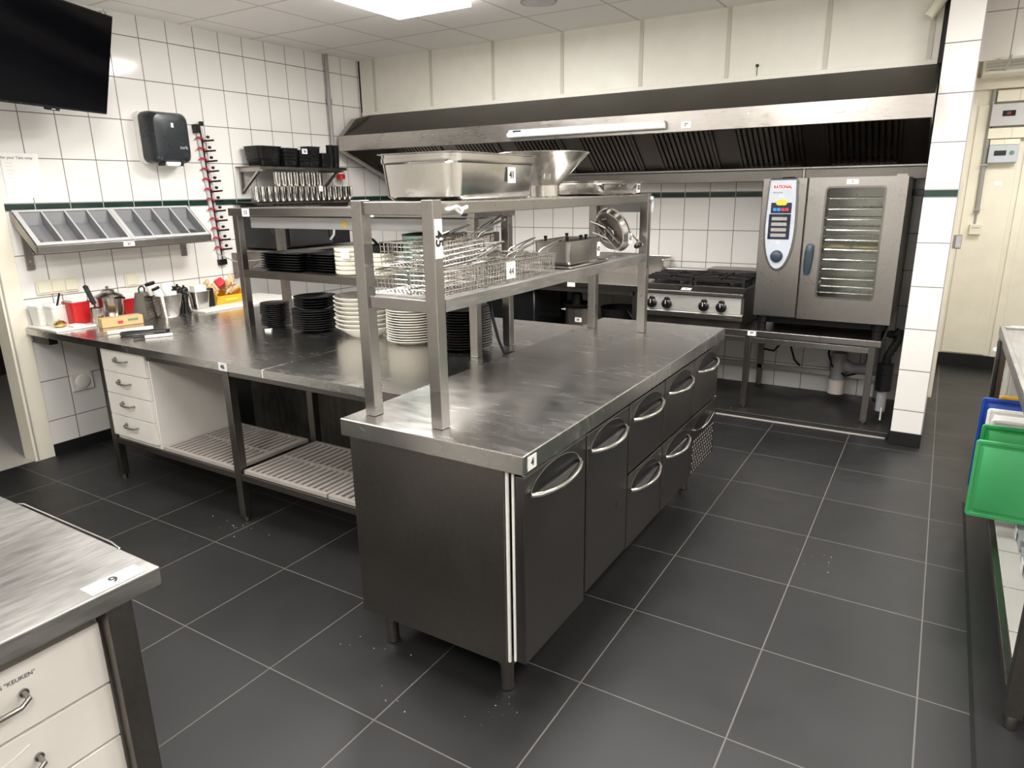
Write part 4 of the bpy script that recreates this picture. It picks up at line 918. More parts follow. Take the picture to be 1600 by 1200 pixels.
MB().prism([(0.088, 0.07), (0.098, 0.066), (0.150, 0.155), (0.135, 0.166), (0.105, 0.15)], -0.013, 0.013, 'y', Matrix.Rotation(-0.9, 4, 'Z')).build('handle', 'chrome', fm, 0.003)
sp = thing('shallow_pan', 'shallow stainless steel pan with number 30 sticker, far end of the island top shelf', 'pan', (-1.445, 3.11, T1))
pan_mb(0.152, 0.25, 0.062, 0.94, 0.04, 0.016).build('pan_body', 'steel_bright', sp)
MB().loft([rrect(0.1505, 0.2495, 0.045, 0.046), rrect(0.1535, 0.2525, 0.047, 0.050), rrect(0.1535, 0.2525, 0.047, 0.056)], False, False).build('shoulder', 'steel_bright', sp)
sticker(sp, (-1.445+0.1525, 3.29, T1+0.032), 0.04, 0.045, '+x', '30', 0.03)
# wire fryer baskets
S2 = 1.3335
bas = thing('fryer_basket', 'x', 'basket', (0, 0, 0), 0, 'wire frying baskets on the island shelf')
def wire_basket(w, l, h):
    mb = MB()
    for k in range(int(l/0.0175)+1):
        y = -l/2 + 0.0175*k
        mb.tube([(-w/2, y, h), (-w/2+0.006, y, 0.0), (w/2-0.006, y, 0.0), (w/2, y, h)], 0.0012, 4)
    for k in range(int(w/0.0170)+1):
        x = -w/2 + 0.0170*k
        mb.tube([(x, -l/2, h), (x, -l/2+0.006, 0.001), (x, l/2-0.006, 0.001), (x, l/2, h)], 0.0012, 4)
    for q in range(1, int(h/0.0155)+1):
        z = 0.0155*q; e = 0.006*(1 - z/h)
        mb.tube([(-w/2+e, -l/2+e, z), (w/2-e, -l/2+e, z), (w/2-e, l/2-e, z), (-w/2+e, l/2-e, z)], 0.0012, 4, True)
    return mb
BW, BL, BH = 0.132, 0.240, 0.075
wire_basket(BW, BL, BH).build('wire_mesh', 'steel_bright', bas)
MB().tube([(-BW/2, -BL/2, BH), (BW/2, -BL/2, BH), (BW/2, BL/2, BH), (-BW/2, BL/2, BH)], 0.003, 6, True).tube([(-BW/2+0.006, -BL/2+0.006, 0.0), (BW/2-0.006, -BL/2+0.006, 0.0), (BW/2-0.006, BL/2-0.006, 0.0), (-BW/2+0.006, BL/2-0.006, 0.0)], 0.002, 5, True).build('rim', 'chrome', bas)
MB().tube([(-0.018, BL/2, BH), (-0.016, BL/2+0.02, BH+0.012), (-0.008, BL/2+0.10, BH+0.030), (-0.004, BL/2+0.19, BH+0.045)], 0.0028, 6).tube([(0.018, BL/2, BH), (0.016, BL/2+0.02, BH+0.012), (0.008, BL/2+0.10, BH+0.030), (0.004, BL/2+0.19, BH+0.045)], 0.0028, 6).tube([(-0.006, BL/2+0.185, BH+0.044), (0.006, BL/2+0.185, BH+0.044)], 0.004, 6).build('handle', 'chrome', bas)
bu = []
blist = [((-1.365, 1.83, S2), 0.0, 0, 'front right corner, bottom layer'), ((-1.365, 2.085, S2), 0.0, 0, 'bottom layer, second along the front edge, behind the number 44 sticker'), ((-1.365, 2.335, S2), 0.0, 0, 'bottom layer, far end of the front edge beside the rectangular pan'),
         ((-1.507, 1.83, S2), 0.0, 0, 'bottom layer, front left corner'), ((-1.507, 2.085, S2), 0.0, 0, 'bottom layer, middle of the back edge'), ((-1.507, 2.335, S2), 0.0, 0, 'bottom layer, far end of the back edge'),
         ((-1.49, 1.835, S2+0.084), 0.03, -0.02, 'upper layer, nearest to the left front post'), ((-1.37, 1.855, S2+0.083), -0.06, 0.05, 'upper layer, right behind the number 45 post'),
         ((-1.495, 2.11, S2+0.084), 0.10, 0.06, 'upper layer, centre of the pile with a raised handle')]
for loc, rz, rx, lab in blist: place(bas, bu, loc, rz, 'wire frying basket, ' + lab, None, (rx, 0, rz))
c_ = thing('number_card', 'white number 44 sticker card hanging on the wire baskets', 'card', (-1.2955, 2.105, S2+0.015))
MB().box(-0.0008, -0.030, 0, 0.0008, 0.030, 0.058).build('card', 'label_white', c_)
text('44', 0.034, (-1.2945, 2.107, S2+0.015+0.024), '+x', 'ink', c_, 'number')
rp = thing('lidded_pan', 'rectangular stainless steel pan with small knobs on its rim beside the wire baskets', 'pan', (-1.40, 2.76, S2+0.012))
pan_mb(0.085, 0.160, 0.098, 0.985, 0.02, 0.010).build('pan_body', 'steel', rp)
MB().box(-0.08, -0.155, 0.088, 0.08, 0.155, 0.094).build('insert_plate', 'steel_dark', rp, 0.001)
for (x, y) in ((0.06, -0.13), (0.06, 0.0), (0.06, 0.05), (-0.06, 0.1), (-0.06, -0.1)): MB().lathe([(0.006, 0.094), (0.006, 0.106), (0.008, 0.108), (0.008, 0.116)], 10, (x, y, 0)).build('knob', 'black_plastic', rp)
sticker(rp, (-1.40+0.0865, 2.885, S2+0.06), 0.03, 0.062, '+x', '42', 0.026, )
tr = tag(MB().loft([rrect(0.095, 0.19, 0.01, 0), rrect(0.10, 0.195, 0.01, 0.003), rrect(0.10, 0.195, 0.01, 0.010), rrect(0.097, 0.192, 0.01, 0.010), rrect(0.094, 0.188, 0.01, 0.004)]).build('tray', 'steel_bright', None, 0, False, (-1.395, 2.77, S2)), 'flat steel tray under the rectangular pan', 'tray')
# food mill
ml = thing('food_mill', 'round stainless steel food mill leaning on its side with crank and black knob', 'food mill', (-1.405, 3.235, S2+0.001))
_z = Vector((0.348, 0.873, 0.331)).normalized(); _x = Vector((0.772, 0.314, -0.493)); _x = (_x - _z*_x.dot(_z)).normalized(); _y = _z.cross(_x)
R_ = Matrix.Translation((0.0, 0.0, 0.118)) @ Matrix((_x, _y, _z)).transposed().to_4x4()
MB().lathe([(0.096, -0.018), (0.100, -0.016), (0.107, 0.010), (0.114, 0.013), (0.111, 0.016), (0.103, 0.012), (0.096, -0.012), (0.001, -0.014)], 40, Mx=R_).build('bowl', 'steel_bright', ml)
MB().lathe([(0.092, -0.0205), (0.092, -0.0185), (0.001, -0.0185)], 36, Mx=R_).build('sieve_disc', 'filter_steel', ml)
sp_ = [(0.0095*t*math.cos(t*1.3), 0.0095*t*math.sin(t*1.3), -0.026) for t in [0.5*i for i in range(17)]]
MB().tube(sp_, 0.005, 6, Mx=R_).build('spiral_blade', 'steel_bright', ml)
MB().bar((-0.085, 0.02, -0.032), (0.085, 0.02, -0.032), 0.012, 0.006, R_).build('cross_bar', 'steel', ml); MB().bar((-0.085, -0.02, -0.032), (0.085, -0.02, -0.032), 0.012, 0.006, R_).build('cross_bar', 'steel', ml)
MB().cyl((0, 0, -0.05), (0, 0, 0.075), 0.008, 10, Mx=R_).tube([(0, 0, 0.07), (0.06, 0.0, 0.085), (0.15, 0.0, 0.09)], 0.006, 8, Mx=R_).build('crank', 'chrome', ml)
MB().lathe([(0.007, 0), (0.013, 0.008), (0.014, 0.032), (0.008, 0.044)], 14, Mx=R_ @ Matrix.Translation((0.135, 0.0, 0.045))).build('crank_knob', 'black_plastic', ml)
for s in (-1, 1): MB().tube([(0.02*s, 0.02*s, -0.035), (0.02*s-0.030, 0.02*s-0.010, -0.062), (0.02*s-0.060, 0.02*s-0.020, -0.095)], 0.004, 6, Mx=R_).build('hook_arm', 'chrome', ml)
sticker(ml, (-1.30, 3.225, S2+0.085), 0.045, 0.05, '+x', '43', 0.03)

# ================================================================ things on the left end of the prep table
WB = BZ + 0.001
tag(MB().box(-0.18, -0.13, 0, 0.18, 0.13, 0.012).build('cutting_board', 'white_plastic', None, 0.003, False, (-4.655, 2.175, WB)), 'white cutting board at the left wall under the white tubs', 'cutting board')
tag(MB().box(-0.22, -0.40, 0, 0.22, 0.40, 0.012).build('cutting_board', 'white_plastic', None, 0.003, False, (-4.50, 3.32, WB)), 'large white cutting board under the yellow bin', 'cutting board')
WB2 = WB + 0.0135
def tub(name, r, h, loc, mat, label, cat='tub', taper=0.8, n=4):
    t = thing(name, label, cat, loc)
    rg = lambda s, z: rrect(r*s, r*s, r*0.35*s, z)
    MB().loft([rg(taper*0.97, 0), rg(taper, 0.004), rg(0.97, h-0.014), rg(1.03, h-0.012), rg(1.03, h), rg(0.96, h), rg(taper*0.95, 0.008)]).build('tub_body', mat, t)
    return t
a = tub('plastic_tub', 0.052, 0.125, (-4.77, 2.115, WB2), 'white_plastic', 'white plastic tub at the far left of the prep table'); a.rotation_euler[2] = 0.2
a = tub('plastic_tub', 0.058, 0.125, (-4.685, 2.165, WB2), 'white_plastic', 'white plastic tub with a black handled tool in it'); a.rotation_euler[2] = 0.1
MB().box(-0.05, -0.05, 0.10, 0.05, 0.05, 0.106).build('folded_cloth', 'paper', a)
t_ = thing('whisk', 'black handled tool standing in the white tub', 'utensil', (-4.68, 2.17, WB2+0.11)); MB().cyl((0, 0, 0), (0.02, 0.02, 0.085), 0.006, 8).build('handle', 'black', t_); MB().cyl((-0.015, -0.015, -0.06), (0, 0, 0), 0.003, 6).build('shaft', 'steel', t_)
t_ = thing('spoon', 'thin steel spoon handle beside the black handled tool', 'utensil', (-4.65, 2.20, WB2+0.07)); MB().cyl((0, 0, 0), (-0.01, 0.005, 0.12), 0.003, 6).build('handle', 'steel', t_); MB().lathe([(0.002, 0), (0.014, 0.01), (0.012, 0.02), (0.002, 0.03)], 10, (0, 0, -0.03)).build('spoon_bowl', 'steel', t_)
a = tub('plastic_tub', 0.062, 0.140, (-4.615, 2.255, WB2), 'red_plastic', 'large red plastic tub left of the steel pot', taper=0.82)
MB().box(-0.05, -0.045, 0.13, 0.05, 0.045, 0.155).build('white_contents', 'paper', a, 0.006)
a = tub('plastic_tub', 0.05, 0.115, (-4.72, 2.63, WB), 'red_plastic', 'small red plastic tub between the steel pot and the grater')
MB().box(-0.04, -0.045, 0.105, 0.04, 0.045, 0.15).build('white_contents', 'paper', a, 0.006)
br = thing('egg_timer', 'small brass coloured timer in front of the white tub', 'timer', (-4.585, 2.125, WB2))
MB().lathe([(0.022, 0), (0.034, 0.006), (0.036, 0.02), (0.024, 0.036), (0.006, 0.042)], 20).build('dome', 'brass', br); MB().lathe([(0.004, 0.042), (0.006, 0.048), (0.003, 0.054)], 10).build('button', 'brass', br)
tag(MB().prism([(-0.05, -0.03), (0.04, -0.04), (0.06, 0.02), (0.01, 0.04), (-0.06, 0.02)], 0, 0.010, 'z').build('cleaning_cloth', 'paper', None, 0.004, False, (-4.52, 2.19, WB2)), 'folded white cloth on the left cutting board', 'cloth')
cn = thing('steel_beaker', 'steel beaker holding a black handled knife, in front of the red tub', 'beaker', (-4.50, 2.315, WB2-0.012))
MB().lathe([(0.038, 0), (0.040, 0.002), (0.040, 0.110), (0.038, 0.110), (0.037, 0.005), (0.001, 0.004)], 24).build('beaker_body', 'steel_bright', cn)
kn = thing('knife', 'black handled knife standing in the steel beaker', 'knife', (-4.505, 2.31, WB2+0.01))
MB().prism([(-0.018, 0.0), (0.012, 0.0), (0.012, 0.11), (-0.012, 0.11)], -0.001, 0.001, 'y').build('blade', 'steel', kn)
MB().bar((-0.002, 0, 0.11), (-0.030, -0.02, 0.215), 0.020, 0.026).lathe([(0.004, 0), (0.016, 0.008), (0.014, 0.02), (0.004, 0.026)], 12, (-0.032, -0.02, 0.205)).build('handle', 'black', kn, 0.004)
po_ = thing('cooking_pot', 'lidded stainless steel pot between the red tubs', 'pot', (-4.62, 2.465, WB))
MB().lathe([(0.052, 0), (0.064, 0.01), (0.080, 0.07), (0.082, 0.150), (0.088, 0.152), (0.088, 0.156), (0.080, 0.156), (0.06, 0.012), (0.001, 0.01)], 32).build('pot_body', 'steel_bright', po_)
MB().lathe([(0.086, 0.158), (0.082, 0.164), (0.045, 0.180), (0.040, 0.184), (0.040, 0.198), (0.030, 0.204), (0.001, 0.206)], 32).build('lid', 'steel_bright', po_)
MB().lathe([(0.006, 0.206), (0.012, 0.214), (0.006, 0.222)], 12).build('lid_knob', 'steel', po_)
MB().tube([(0.085, 0.0, 0.15), (0.12, 0.01, 0.158), (0.15, 0.02, 0.152)], 0.008, 8).build('handle', 'black', po_)
bx = thing('foil_box', 'long cardboard box with faded print lying before the pot and grater', 'box', (-4.375, 2.385, WB), math.radians(78))
MB().box(-0.12, -0.040, 0, 0.12, 0.040, 0.056).build('box_body', 'cardboard', bx, 0.002)
MB().box(-0.03, -0.0412, 0.016, 0.0, -0.0402, 0.034).build('print', 'red_print', bx); MB().box(0.03, -0.0412, 0.026, 0.09, -0.0402, 0.040).build('print', 'green_ceramic', bx)
gt = thing('box_grater', 'stainless steel box grater between the small red tub and the steel bucket', 'grater', (-4.46, 2.60, WB), 0.45)
gr4 = lambda s, z: [(-0.045*s, -0.055*s, z), (0.045*s, -0.055*s, z), (0.045*s, 0.055*s, z), (-0.045*s, 0.055*s, z)]
MB().loft([gr4(1.12, 0), gr4(1.12, 0.01), gr4(0.66, 0.170), gr4(0.66, 0.176)], smooth=False).build('grater_body', 'steel', gt)
mb = MB()
for r_i in range(8):
    for q in range(6):
        z = 0.025 + r_i*0.018; s = 1.12 - 0.46*z/0.17
        y = (-0.042 + q*0.0168)*s; mb.lathe([(0.0045, 0), (0.003, 0.003), (0.001, 0.0035)], 6, (0, 0, 0), Matrix.Translation((0.045*s+0.0002, y, z)) @ Matrix.Rotation(PI/2, 4, 'Y'))
mb.build('grating_teeth', 'steel_stain', gt)
MB().tube([(0, -0.028, 0.174), (0, -0.030, 0.20), (0, -0.015, 0.212), (0, 0.015, 0.212), (0, 0.030, 0.20), (0, 0.028, 0.174)], 0.005, 8).build('handle', 'black', gt)
g1 = thing('steel_bucket', 'tapered stainless steel insert filled with black and white labelled bottles and rolls', 'container', (-4.385, 2.715, WB))
pan_mb(0.075, 0.080, 0.150, 0.74, 0.025, 0.010).build('insert_body', 'steel_bright', g1)
its = [((-0.03, -0.03, 0.06), (-0.05, -0.07, 0.235), 0.032, 'black_plastic', 'black bottle leaning left out of the steel bucket', 'bottle'), ((0.03, -0.02, 0.06), (0.005, -0.07, 0.205), 0.026, 'black_plastic', 'black wrapped roll at the front of the steel bucket', 'roll'),
       ((0.0, 0.03, 0.06), (-0.02, 0.02, 0.225), 0.034, 'paper', 'white paper roll in the steel bucket', 'roll'), ((0.035, 0.03, 0.06), (0.02, 0.05, 0.18), 0.016, 'black_plastic', 'short black handle at the right of the steel bucket', 'utensil')]
for p0, p1, r, mt, lab, cat in its:
    th = thing('label_roll' if cat == 'roll' else 'squeeze_bottle' if cat == 'bottle' else 'peeler', lab, cat, (-4.385, 2.715, WB))
    p0 = Vector(p0); p1 = Vector(p1); MB().cyl(p0, p1, r, 16).build('barrel', mt, th, 0.002)
    q1 = p0 + (p1-p0)*0.55; q2 = p0 + (p1-p0)*0.9; MB().cyl(q1, q2, r+0.0012, 16).build('wrap', 'label_white' if mt != 'paper' else 'paper', th)
pm = thing('pepper_mill', 'tall black pepper mill right of the steel bucket', 'pepper mill', (-4.375, 2.845, WB))
MB().lathe([(0.028, 0), (0.030, 0.006), (0.028, 0.02), (0.020, 0.05), (0.019, 0.09), (0.024, 0.12), (0.026, 0.135), (0.018, 0.142)], 24).build('mill_body', 'black_gloss', pm)
MB().lathe([(0.018, 0.143), (0.026, 0.152), (0.027, 0.168), (0.018, 0.182), (0.007, 0.186), (0.008, 0.195), (0.003, 0.198)], 24).build('head', 'black_gloss', pm)
pm2 = dup(pm, (-4.47, 2.86, WB), 0.3, 'black pepper mill standing behind the front one'); 
hm = thing('hand_mixer', 'black hand mixer lying across the pepper mills', 'mixer', (-4.53, 2.90, WB))
MB().lathe([(0.02, 0), (0.03, 0.02), (0.03, 0.09), (0.02, 0.12)], 16, Mx=Matrix.Translation((0, 0, 0.14)) @ Matrix.Rotation(1.3, 4, 'X')).build('motor_grip', 'black_plastic', hm); MB().cyl((0, -0.01, 0.0), (0, 0, 0.14), 0.016, 10).build('shaft', 'black_plastic', hm)
g2 = thing('steel_bucket', 'small stainless steel insert with white cards in it, left of the yellow bin', 'container', (-4.41, 2.975, WB2))
pan_mb(0.048, 0.060, 0.125, 0.84, 0.018, 0.008).build('insert_body', 'steel_bright', g2); MB().box(-0.03, -0.045, 0.09, 0.03, 0.045, 0.165).build('white_card_pile', 'paper', g2, 0.002)
tag(MB().box(-0.025, -0.03, 0, 0.025, 0.03, 0.13).build('black_carton', 'black', None, 0.002, False, (-4.45, 3.075, WB2)), 'upright black carton between the small steel insert and the yellow bin', 'carton')
yb = thing('storage_bin', 'yellow open-front plastic bin filled with wrapped snacks', 'bin', (-4.53, 3.25, WB2))
MB().prism([(-0.13, 0), (0.085, 0), (0.115, 0.060), (0.100, 0.062), (0.075, 0.008), (-0.122, 0.008), (-0.122, 0.13), (-0.13, 0.13)], -0.115, 0.115, 'y').prism([(-0.13, 0), (0.085, 0), (0.115, 0.060), (0.03, 0.12), (-0.13, 0.13)], -0.121, -0.115, 'y').prism([(-0.13, 0), (0.085, 0), (0.115, 0.060), (0.03, 0.12), (-0.13, 0.13)], 0.115, 0.121, 'y').build('bin_body', 'yellow_plastic', yb, 0.002)
MB().box(0.098, -0.05, 0.025, 0.104, 0.05, 0.04, Matrix.Rotation(0.0, 4, 'Y')).build('label_slot', 'yellow_print', yb)
random.seed(5)
for k in range(13):
    x, y, z = random.uniform(-0.10, 0.04), random.uniform(-0.09, 0.09), 0.05 + 0.022*(k//3) + random.uniform(0, 0.01)
    sn = thing('snack_packet', '%s wrapped snack in the yellow bin, %s counted up the heap' % ('red and clear' if k == 9 else 'clear gold', ords[k]), 'packet', (-4.53+x, 3.25+y, WB2+z), 0, 'wrapped snacks in the yellow bin')
    sn.rotation_euler = (random.uniform(-0.8, 0.8), random.uniform(-0.8, 0.8), random.uniform(0, 3))
    MB().loft([rrect(0.030, 0.004, 0.003, 0), rrect(0.032, 0.014, 0.006, 0.012), rrect(0.032, 0.014, 0.006, 0.05), rrect(0.030, 0.003, 0.002, 0.066)]).build('wrapper', 'red_print' if k == 9 else 'snack_wrap', sn)
    MB().loft([rrect(0.033, 0.006, 0.003, -0.012), rrect(0.026, 0.003, 0.002, 0.0)]).build('crimped_end', 'clear_wrap', sn)
k1 = thing('chef_knife', 'knife with a long white handle, furthest left of the knives on the prep table', 'knife', (-4.11, 2.26, BZ+0.001), math.radians(72))
MB().loft([[(x, y*w_, z) for y, z in ((-0.016, 0.002), (0.016, 0.002), (0.018, 0.012), (0.010, 0.02), (-0.010, 0.02), (-0.018, 0.012))] for x, w_ in ((-0.10, 0.85), (-0.03, 1.0), (0.05, 0.9), (0.12, 1.0), (0.15, 0.5))]).build('handle', 'white_plastic', k1)
MB().box(-0.155, -0.014, 0.006, -0.1, 0.014, 0.010).build('blade', 'steel', k1)
k2 = thing('tongs', 'black plastic tongs lying between the two white handled tools', 'tongs', (-3.96, 2.29, BZ+0.001), math.radians(55))
for s in (-1, 1): MB().tube([(0.12, 0, 0.01), (0.02, 0.012*s, 0.012), (-0.08, 0.022*s, 0.012), (-0.13, 0.018*s, 0.010)], 0.009, 8).build('arm', 'black_plastic', k2)
MB().lathe([(0.012, 0), (0.012, 0.016)], 12, (0.12, 0, 0.002)).build('hinge', 'black_plastic', k2)
k3 = thing('peeling_knife', 'small knife with a black end and white handle nearest the table edge', 'knife', (-3.80, 2.26, BZ+0.001), math.radians(62))
MB().loft([[(x, y*w_, z) for y, z in ((-0.012, 0.002), (0.012, 0.002), (0.013, 0.010), (0.006, 0.016), (-0.006, 0.016), (-0.013, 0.010))] for x, w_ in ((-0.06, 0.8), (-0.01, 1.0), (0.06, 0.9), (0.085, 0.5))]).build('handle', 'white_plastic', k3)
MB().box(-0.12, -0.014, 0.004, -0.06, 0.014, 0.016).build('blade_cover', 'black_plastic', k3, 0.003)
wb_ = tag(MB().box(0, 0, 0, 0.20, 0.05, 0.05).build('table_bracket', 'black', None, 0.002, False, (XL+0.02, 2.06, 0.772)), 'black bracket under the left end of the prep table', 'bracket')

# ================================================================ under and around the oven table
dh = thing('drain_hose', 'black corrugated drain hose curving down from the oven beside the pillar', 'hose', (-0.19, 5.3, 0.04))
pts = [(-0.235, 5.32, 0.665), (-0.19, 5.30, 0.665), (-0.165, 5.30, 0.70), (-0.165, 5.30, 0.64), (-0.20, 5.30, 0.56), (-0.225, 5.30, 0.50), (-0.225, 5.30, 0.45)]
fine = []
for a_, b_ in zip(pts[:-1], pts[1:]):
    for q in range(4): fine.append(Vector(a_).lerp(Vector(b_), q/4))
mb = MB()
for q in range(len(fine)-1): mb.tube([fine[q], fine[q].lerp(fine[q+1], 0.5), fine[q+1]], 0.028 if q % 2 else 0.025, 10)
mb.build('corrugated_tube', 'black_rubber', dh, 0, True)
MB().cyl((-0.225, 5.30, 0.46), (-0.225, 5.30, 0.27), 0.052, 18).build('funnel', 'black_plastic', dh, 0, True)
MB().cyl((-0.225, 5.30, 0.27), (-0.225, 5.30, 0.12), 0.032, 14).build('trap', 'pvc_grey', dh, 0, True)
MB().cyl((-0.215, 5.265, 0.15), (-0.215, 5.265, 0.06), 0.006, 8).build('valve', 'label_white', dh, 0, True)
dp_ = thing('drain_pipe', 'grey and pink plastic drain pipe under the oven table', 'pipe', (-0.56, 5.70, 0.08))
MB().cyl((-0.56, 5.70, 0.42), (-0.56, 5.70, 0.20), 0.055, 20).build('pipe', 'pvc_grey', dp_, 0, True)
MB().cyl((-0.56, 5.70, 0.21), (-0.56, 5.70, 0.10), 0.060, 20).build('pipe_foot', 'pvc_white', dp_, 0, True)
MB().tube([(-0.56, 5.70, 0.36), (-0.48, 5.72, 0.30), (-0.38, 5.74, 0.30), (-0.34, 5.76, 0.36), (-0.34, 5.76, 0.52)], 0.045, 14).build('elbow', 'pvc_grey', dp_, 0, True)
for k, (pts, lab) in enumerate(((((-1.02, 5.75, 0.56), (-1.0, 5.78, 0.44), (-1.06, 5.8, 0.36), (-1.16, 5.85, 0.36)), 'black cable looping under the stove end of the low table'), (((-0.92, 5.8, 0.56), (-0.93, 5.8, 0.4), (-0.90, 5.82, 0.3), (-0.86, 5.85, 0.25)), 'thin black cable hanging in the middle under the low table'), (((-0.63, 5.72, 0.56), (-0.64, 5.72, 0.4), (-0.6, 5.66, 0.32), (-0.5, 5.66, 0.25), (-0.42, 5.72, 0.27)), 'black cable around the drain pipe'))):
    tag(MB().tube(pts, 0.008, 8).build('cable', 'black_rubber', None, 0, True), lab, 'cable')
bb = thing('undercounter_box', 'tall black equipment cabinet under the left end of the back counter', 'cabinet', (-3.22, 5.5, 0.475))
MB().box(-3.50, 5.24, 0.475, -2.96, 5.82, 0.825).build('housing', 'black_gloss', bb, 0.008, True)
MB().box(-3.47, 5.235, 0.50, -3.00, 5.239, 0.80).build('front_panel', 'black_gloss', bb, 0.002, True); MB().tube([(-2.99, 5.236, 0.52), (-2.975, 5.21, 0.56), (-2.975, 5.21, 0.76), (-2.99, 5.236, 0.80)], 0.008, 8).build('handle', 'steel_dark', bb, 0, True)
pt_ = thing('stock_pot', 'large dark stock pot with a number label on the shelf under the back counter', 'pot', (-2.62, 5.42, 0.472))
MB().lathe([(0.13, 0), (0.138, 0.006), (0.138, 0.19), (0.144, 0.194), (0.144, 0.198), (0.136, 0.198), (0.134, 0.01), (0.001, 0.008)], 36).build('pot_body', 'filter_steel', pt_)
MB().tube([(-0.13, -0.045, 0.165), (-0.165, -0.05, 0.17), (-0.165, -0.02, 0.17), (-0.14, -0.01, 0.165)], 0.006, 8).build('handle', 'steel', pt_)
sticker(pt_, (-2.585, 5.2835, 0.575), 0.07, 0.038, '-y', '34')
p2 = thing('saucepan', 'black saucepan stacked inside the stock pot under the back counter', 'pan', (-2.64, 5.42, 0.672))
MB().lathe([(0.125, 0), (0.135, 0.01), (0.14, 0.03), (0.136, 0.03), (0.12, 0.012), (0.001, 0.01)], 32).build('pan_body', 'cast_iron', p2)
MB().lathe([(0.055, 0.014), (0.05, 0.06), (0.042, 0.11), (0.02, 0.125), (0.001, 0.126)], 24, (-0.02, 0, 0)).build('upturned_pot', 'black', p2)
p3 = thing('frying_pan', 'wide dark frying pan with steel handles on the shelf under the back counter', 'pan', (-2.29, 5.50, 0.472))
MB().lathe([(0.12, 0), (0.14, 0.01), (0.165, 0.20), (0.17, 0.205), (0.163, 0.205), (0.132, 0.012), (0.001, 0.01)], 32, (0, 0, 0)).build('pan_body', 'cast_iron', p3)
for y in (-0.02, 0.03): MB().tube([(0.12, -0.10+y, 0.20), (0.20, -0.16+y, 0.14), (0.24, -0.18+y, 0.09)], 0.006, 8).build('handle', 'steel', p3)

# ================================================================ near table (bottom left)
nt_ = thing('work_table', 'stainless steel work table with number 9 sticker cut off by the bottom left corner', 'table', (-2.1, 0.1, 0))
MB().box(-2.75, -0.75, 0.812, -1.390, 0.752, 0.858).build('worktop', 'steel_worn', nt_, 0.003, True)
for (x, y) in ((-1.475, 0.640), (-2.70, 0.640), (-1.475, -0.70), (-2.70, -0.70)): MB().box(x, y, 0.0, x+0.055, y+0.055, 0.811).build('leg', 'steel_dark', nt_, 0.002, True)
MB().box(-2.645, 0.655, 0.765, -1.475, 0.685, 0.811).build('rail', 'steel_dark', nt_, 0.002, True)
sticker(nt_, (-1.422, 0.668, 0.859), 0.115, 0.048, 'up', '9', 0.036, tilt=Euler((0, 0, math.radians(90-0))).to_matrix())
nd = thing('drawer_cabinet', 'white drawer cabinet with bow handles under the near work table', 'drawer cabinet', (-1.75, 0.35, 0.3))
MB().box(-2.1, 0.02, 0.25, -1.485, 0.636, 0.772).build('body', 'laminate', nd, 0.001, True)
for (z0, z1) in ((0.614, 0.764), (0.474, 0.608), (0.262, 0.468)):
    dr = MB().box(-1.484, 0.02, z0, -1.452, 0.634, z1).build('drawer', 'laminate', nd, 0.0015, True)
    zc = z1 - 0.070; yc = 0.400
    MB().tube([(-1.452, yc+0.075, zc+0.004), (-1.425, yc+0.073, zc+0.002), (-1.418, yc+0.055, zc-0.004), (-1.418, yc-0.055, zc-0.004), (-1.425, yc-0.073, zc+0.002), (-1.452, yc-0.075, zc+0.004)], 0.0055, 10).lathe([(0.009, 0), (0.009, 0.005)], 14, Mx=Matrix.Translation((-1.4519, yc+0.075, zc+0.004)) @ Matrix.Rotation(PI/2, 4, 'Y')).build('handle', 'steel', dr, 0, True)
    if z1 > 0.7: text('S "KEUKEN"', 0.0125, (-1.4510, yc+0.070, z1-0.033), '+x', 'soft_ink', dr, 'lettering')
    elif z1 > 0.6: MB().tube([(-1.4515, yc-0.03, zc+0.020), (-1.4515, yc+0.03, zc+0.030), (-1.4515, yc+0.065, zc+0.042)], 0.0016, 5).build('scratch', 'label_white', dr, 0, True)
MB().tube([(-2.10, 0.745, 0.80), (-2.09, 0.765, 0.838), (-2.05, 0.772, 0.845), (-1.62, 0.772, 0.845), (-1.58, 0.768, 0.842), (-1.575, 0.745, 0.835)], 0.0022, 6).build('wire_rail', 'chrome', nt_, 0, True)

# ================================================================ right side
rt = thing('work_table', 'long stainless steel table along the right edge with a low slatted shelf', 'table', (0.75, 3.6, 0))
MB().box(0.352, 2.28, 0.79, 1.05, 4.90, 0.832).box(0.352, 2.28, 0.832, 0.376, 4.90, 0.846).box(0.376, 4.876, 0.832, 1.05, 4.90, 0.846).build('worktop', 'steel_worn', rt, 0.003, True)
for (x, y) in ((0.352, 2.32), (0.95, 2.32), (0.352, 4.80), (0.95, 4.80)):
    MB().box(x, y, 0.05, x+0.05, y+0.05, 0.789).lathe([(0.02, 0), (0.022, 0.04), (0.018, 0.05)], 12, (x+0.025, y+0.025, 0)).build('leg', 'steel_dark', rt, 0.002, True)
MB().box(0.352, 2.375, 0.09, 0.375, 3.72, 0.125).box(0.352, 3.70, 0.09, 0.95, 3.72, 0.125).box(0.93, 2.375, 0.09, 0.95, 3.70, 0.125).build('shelf_frame', 'steel_dark', rt, 0.002, True)
mb = MB()
for k in range(4): mb.box(0.378, 2.39+0.33*k, 0.105, 0.928, 2.39+0.33*k+0.322, 0.124)
mb.build('lower_shelf', 'shelf_board', rt, 0.002, True)
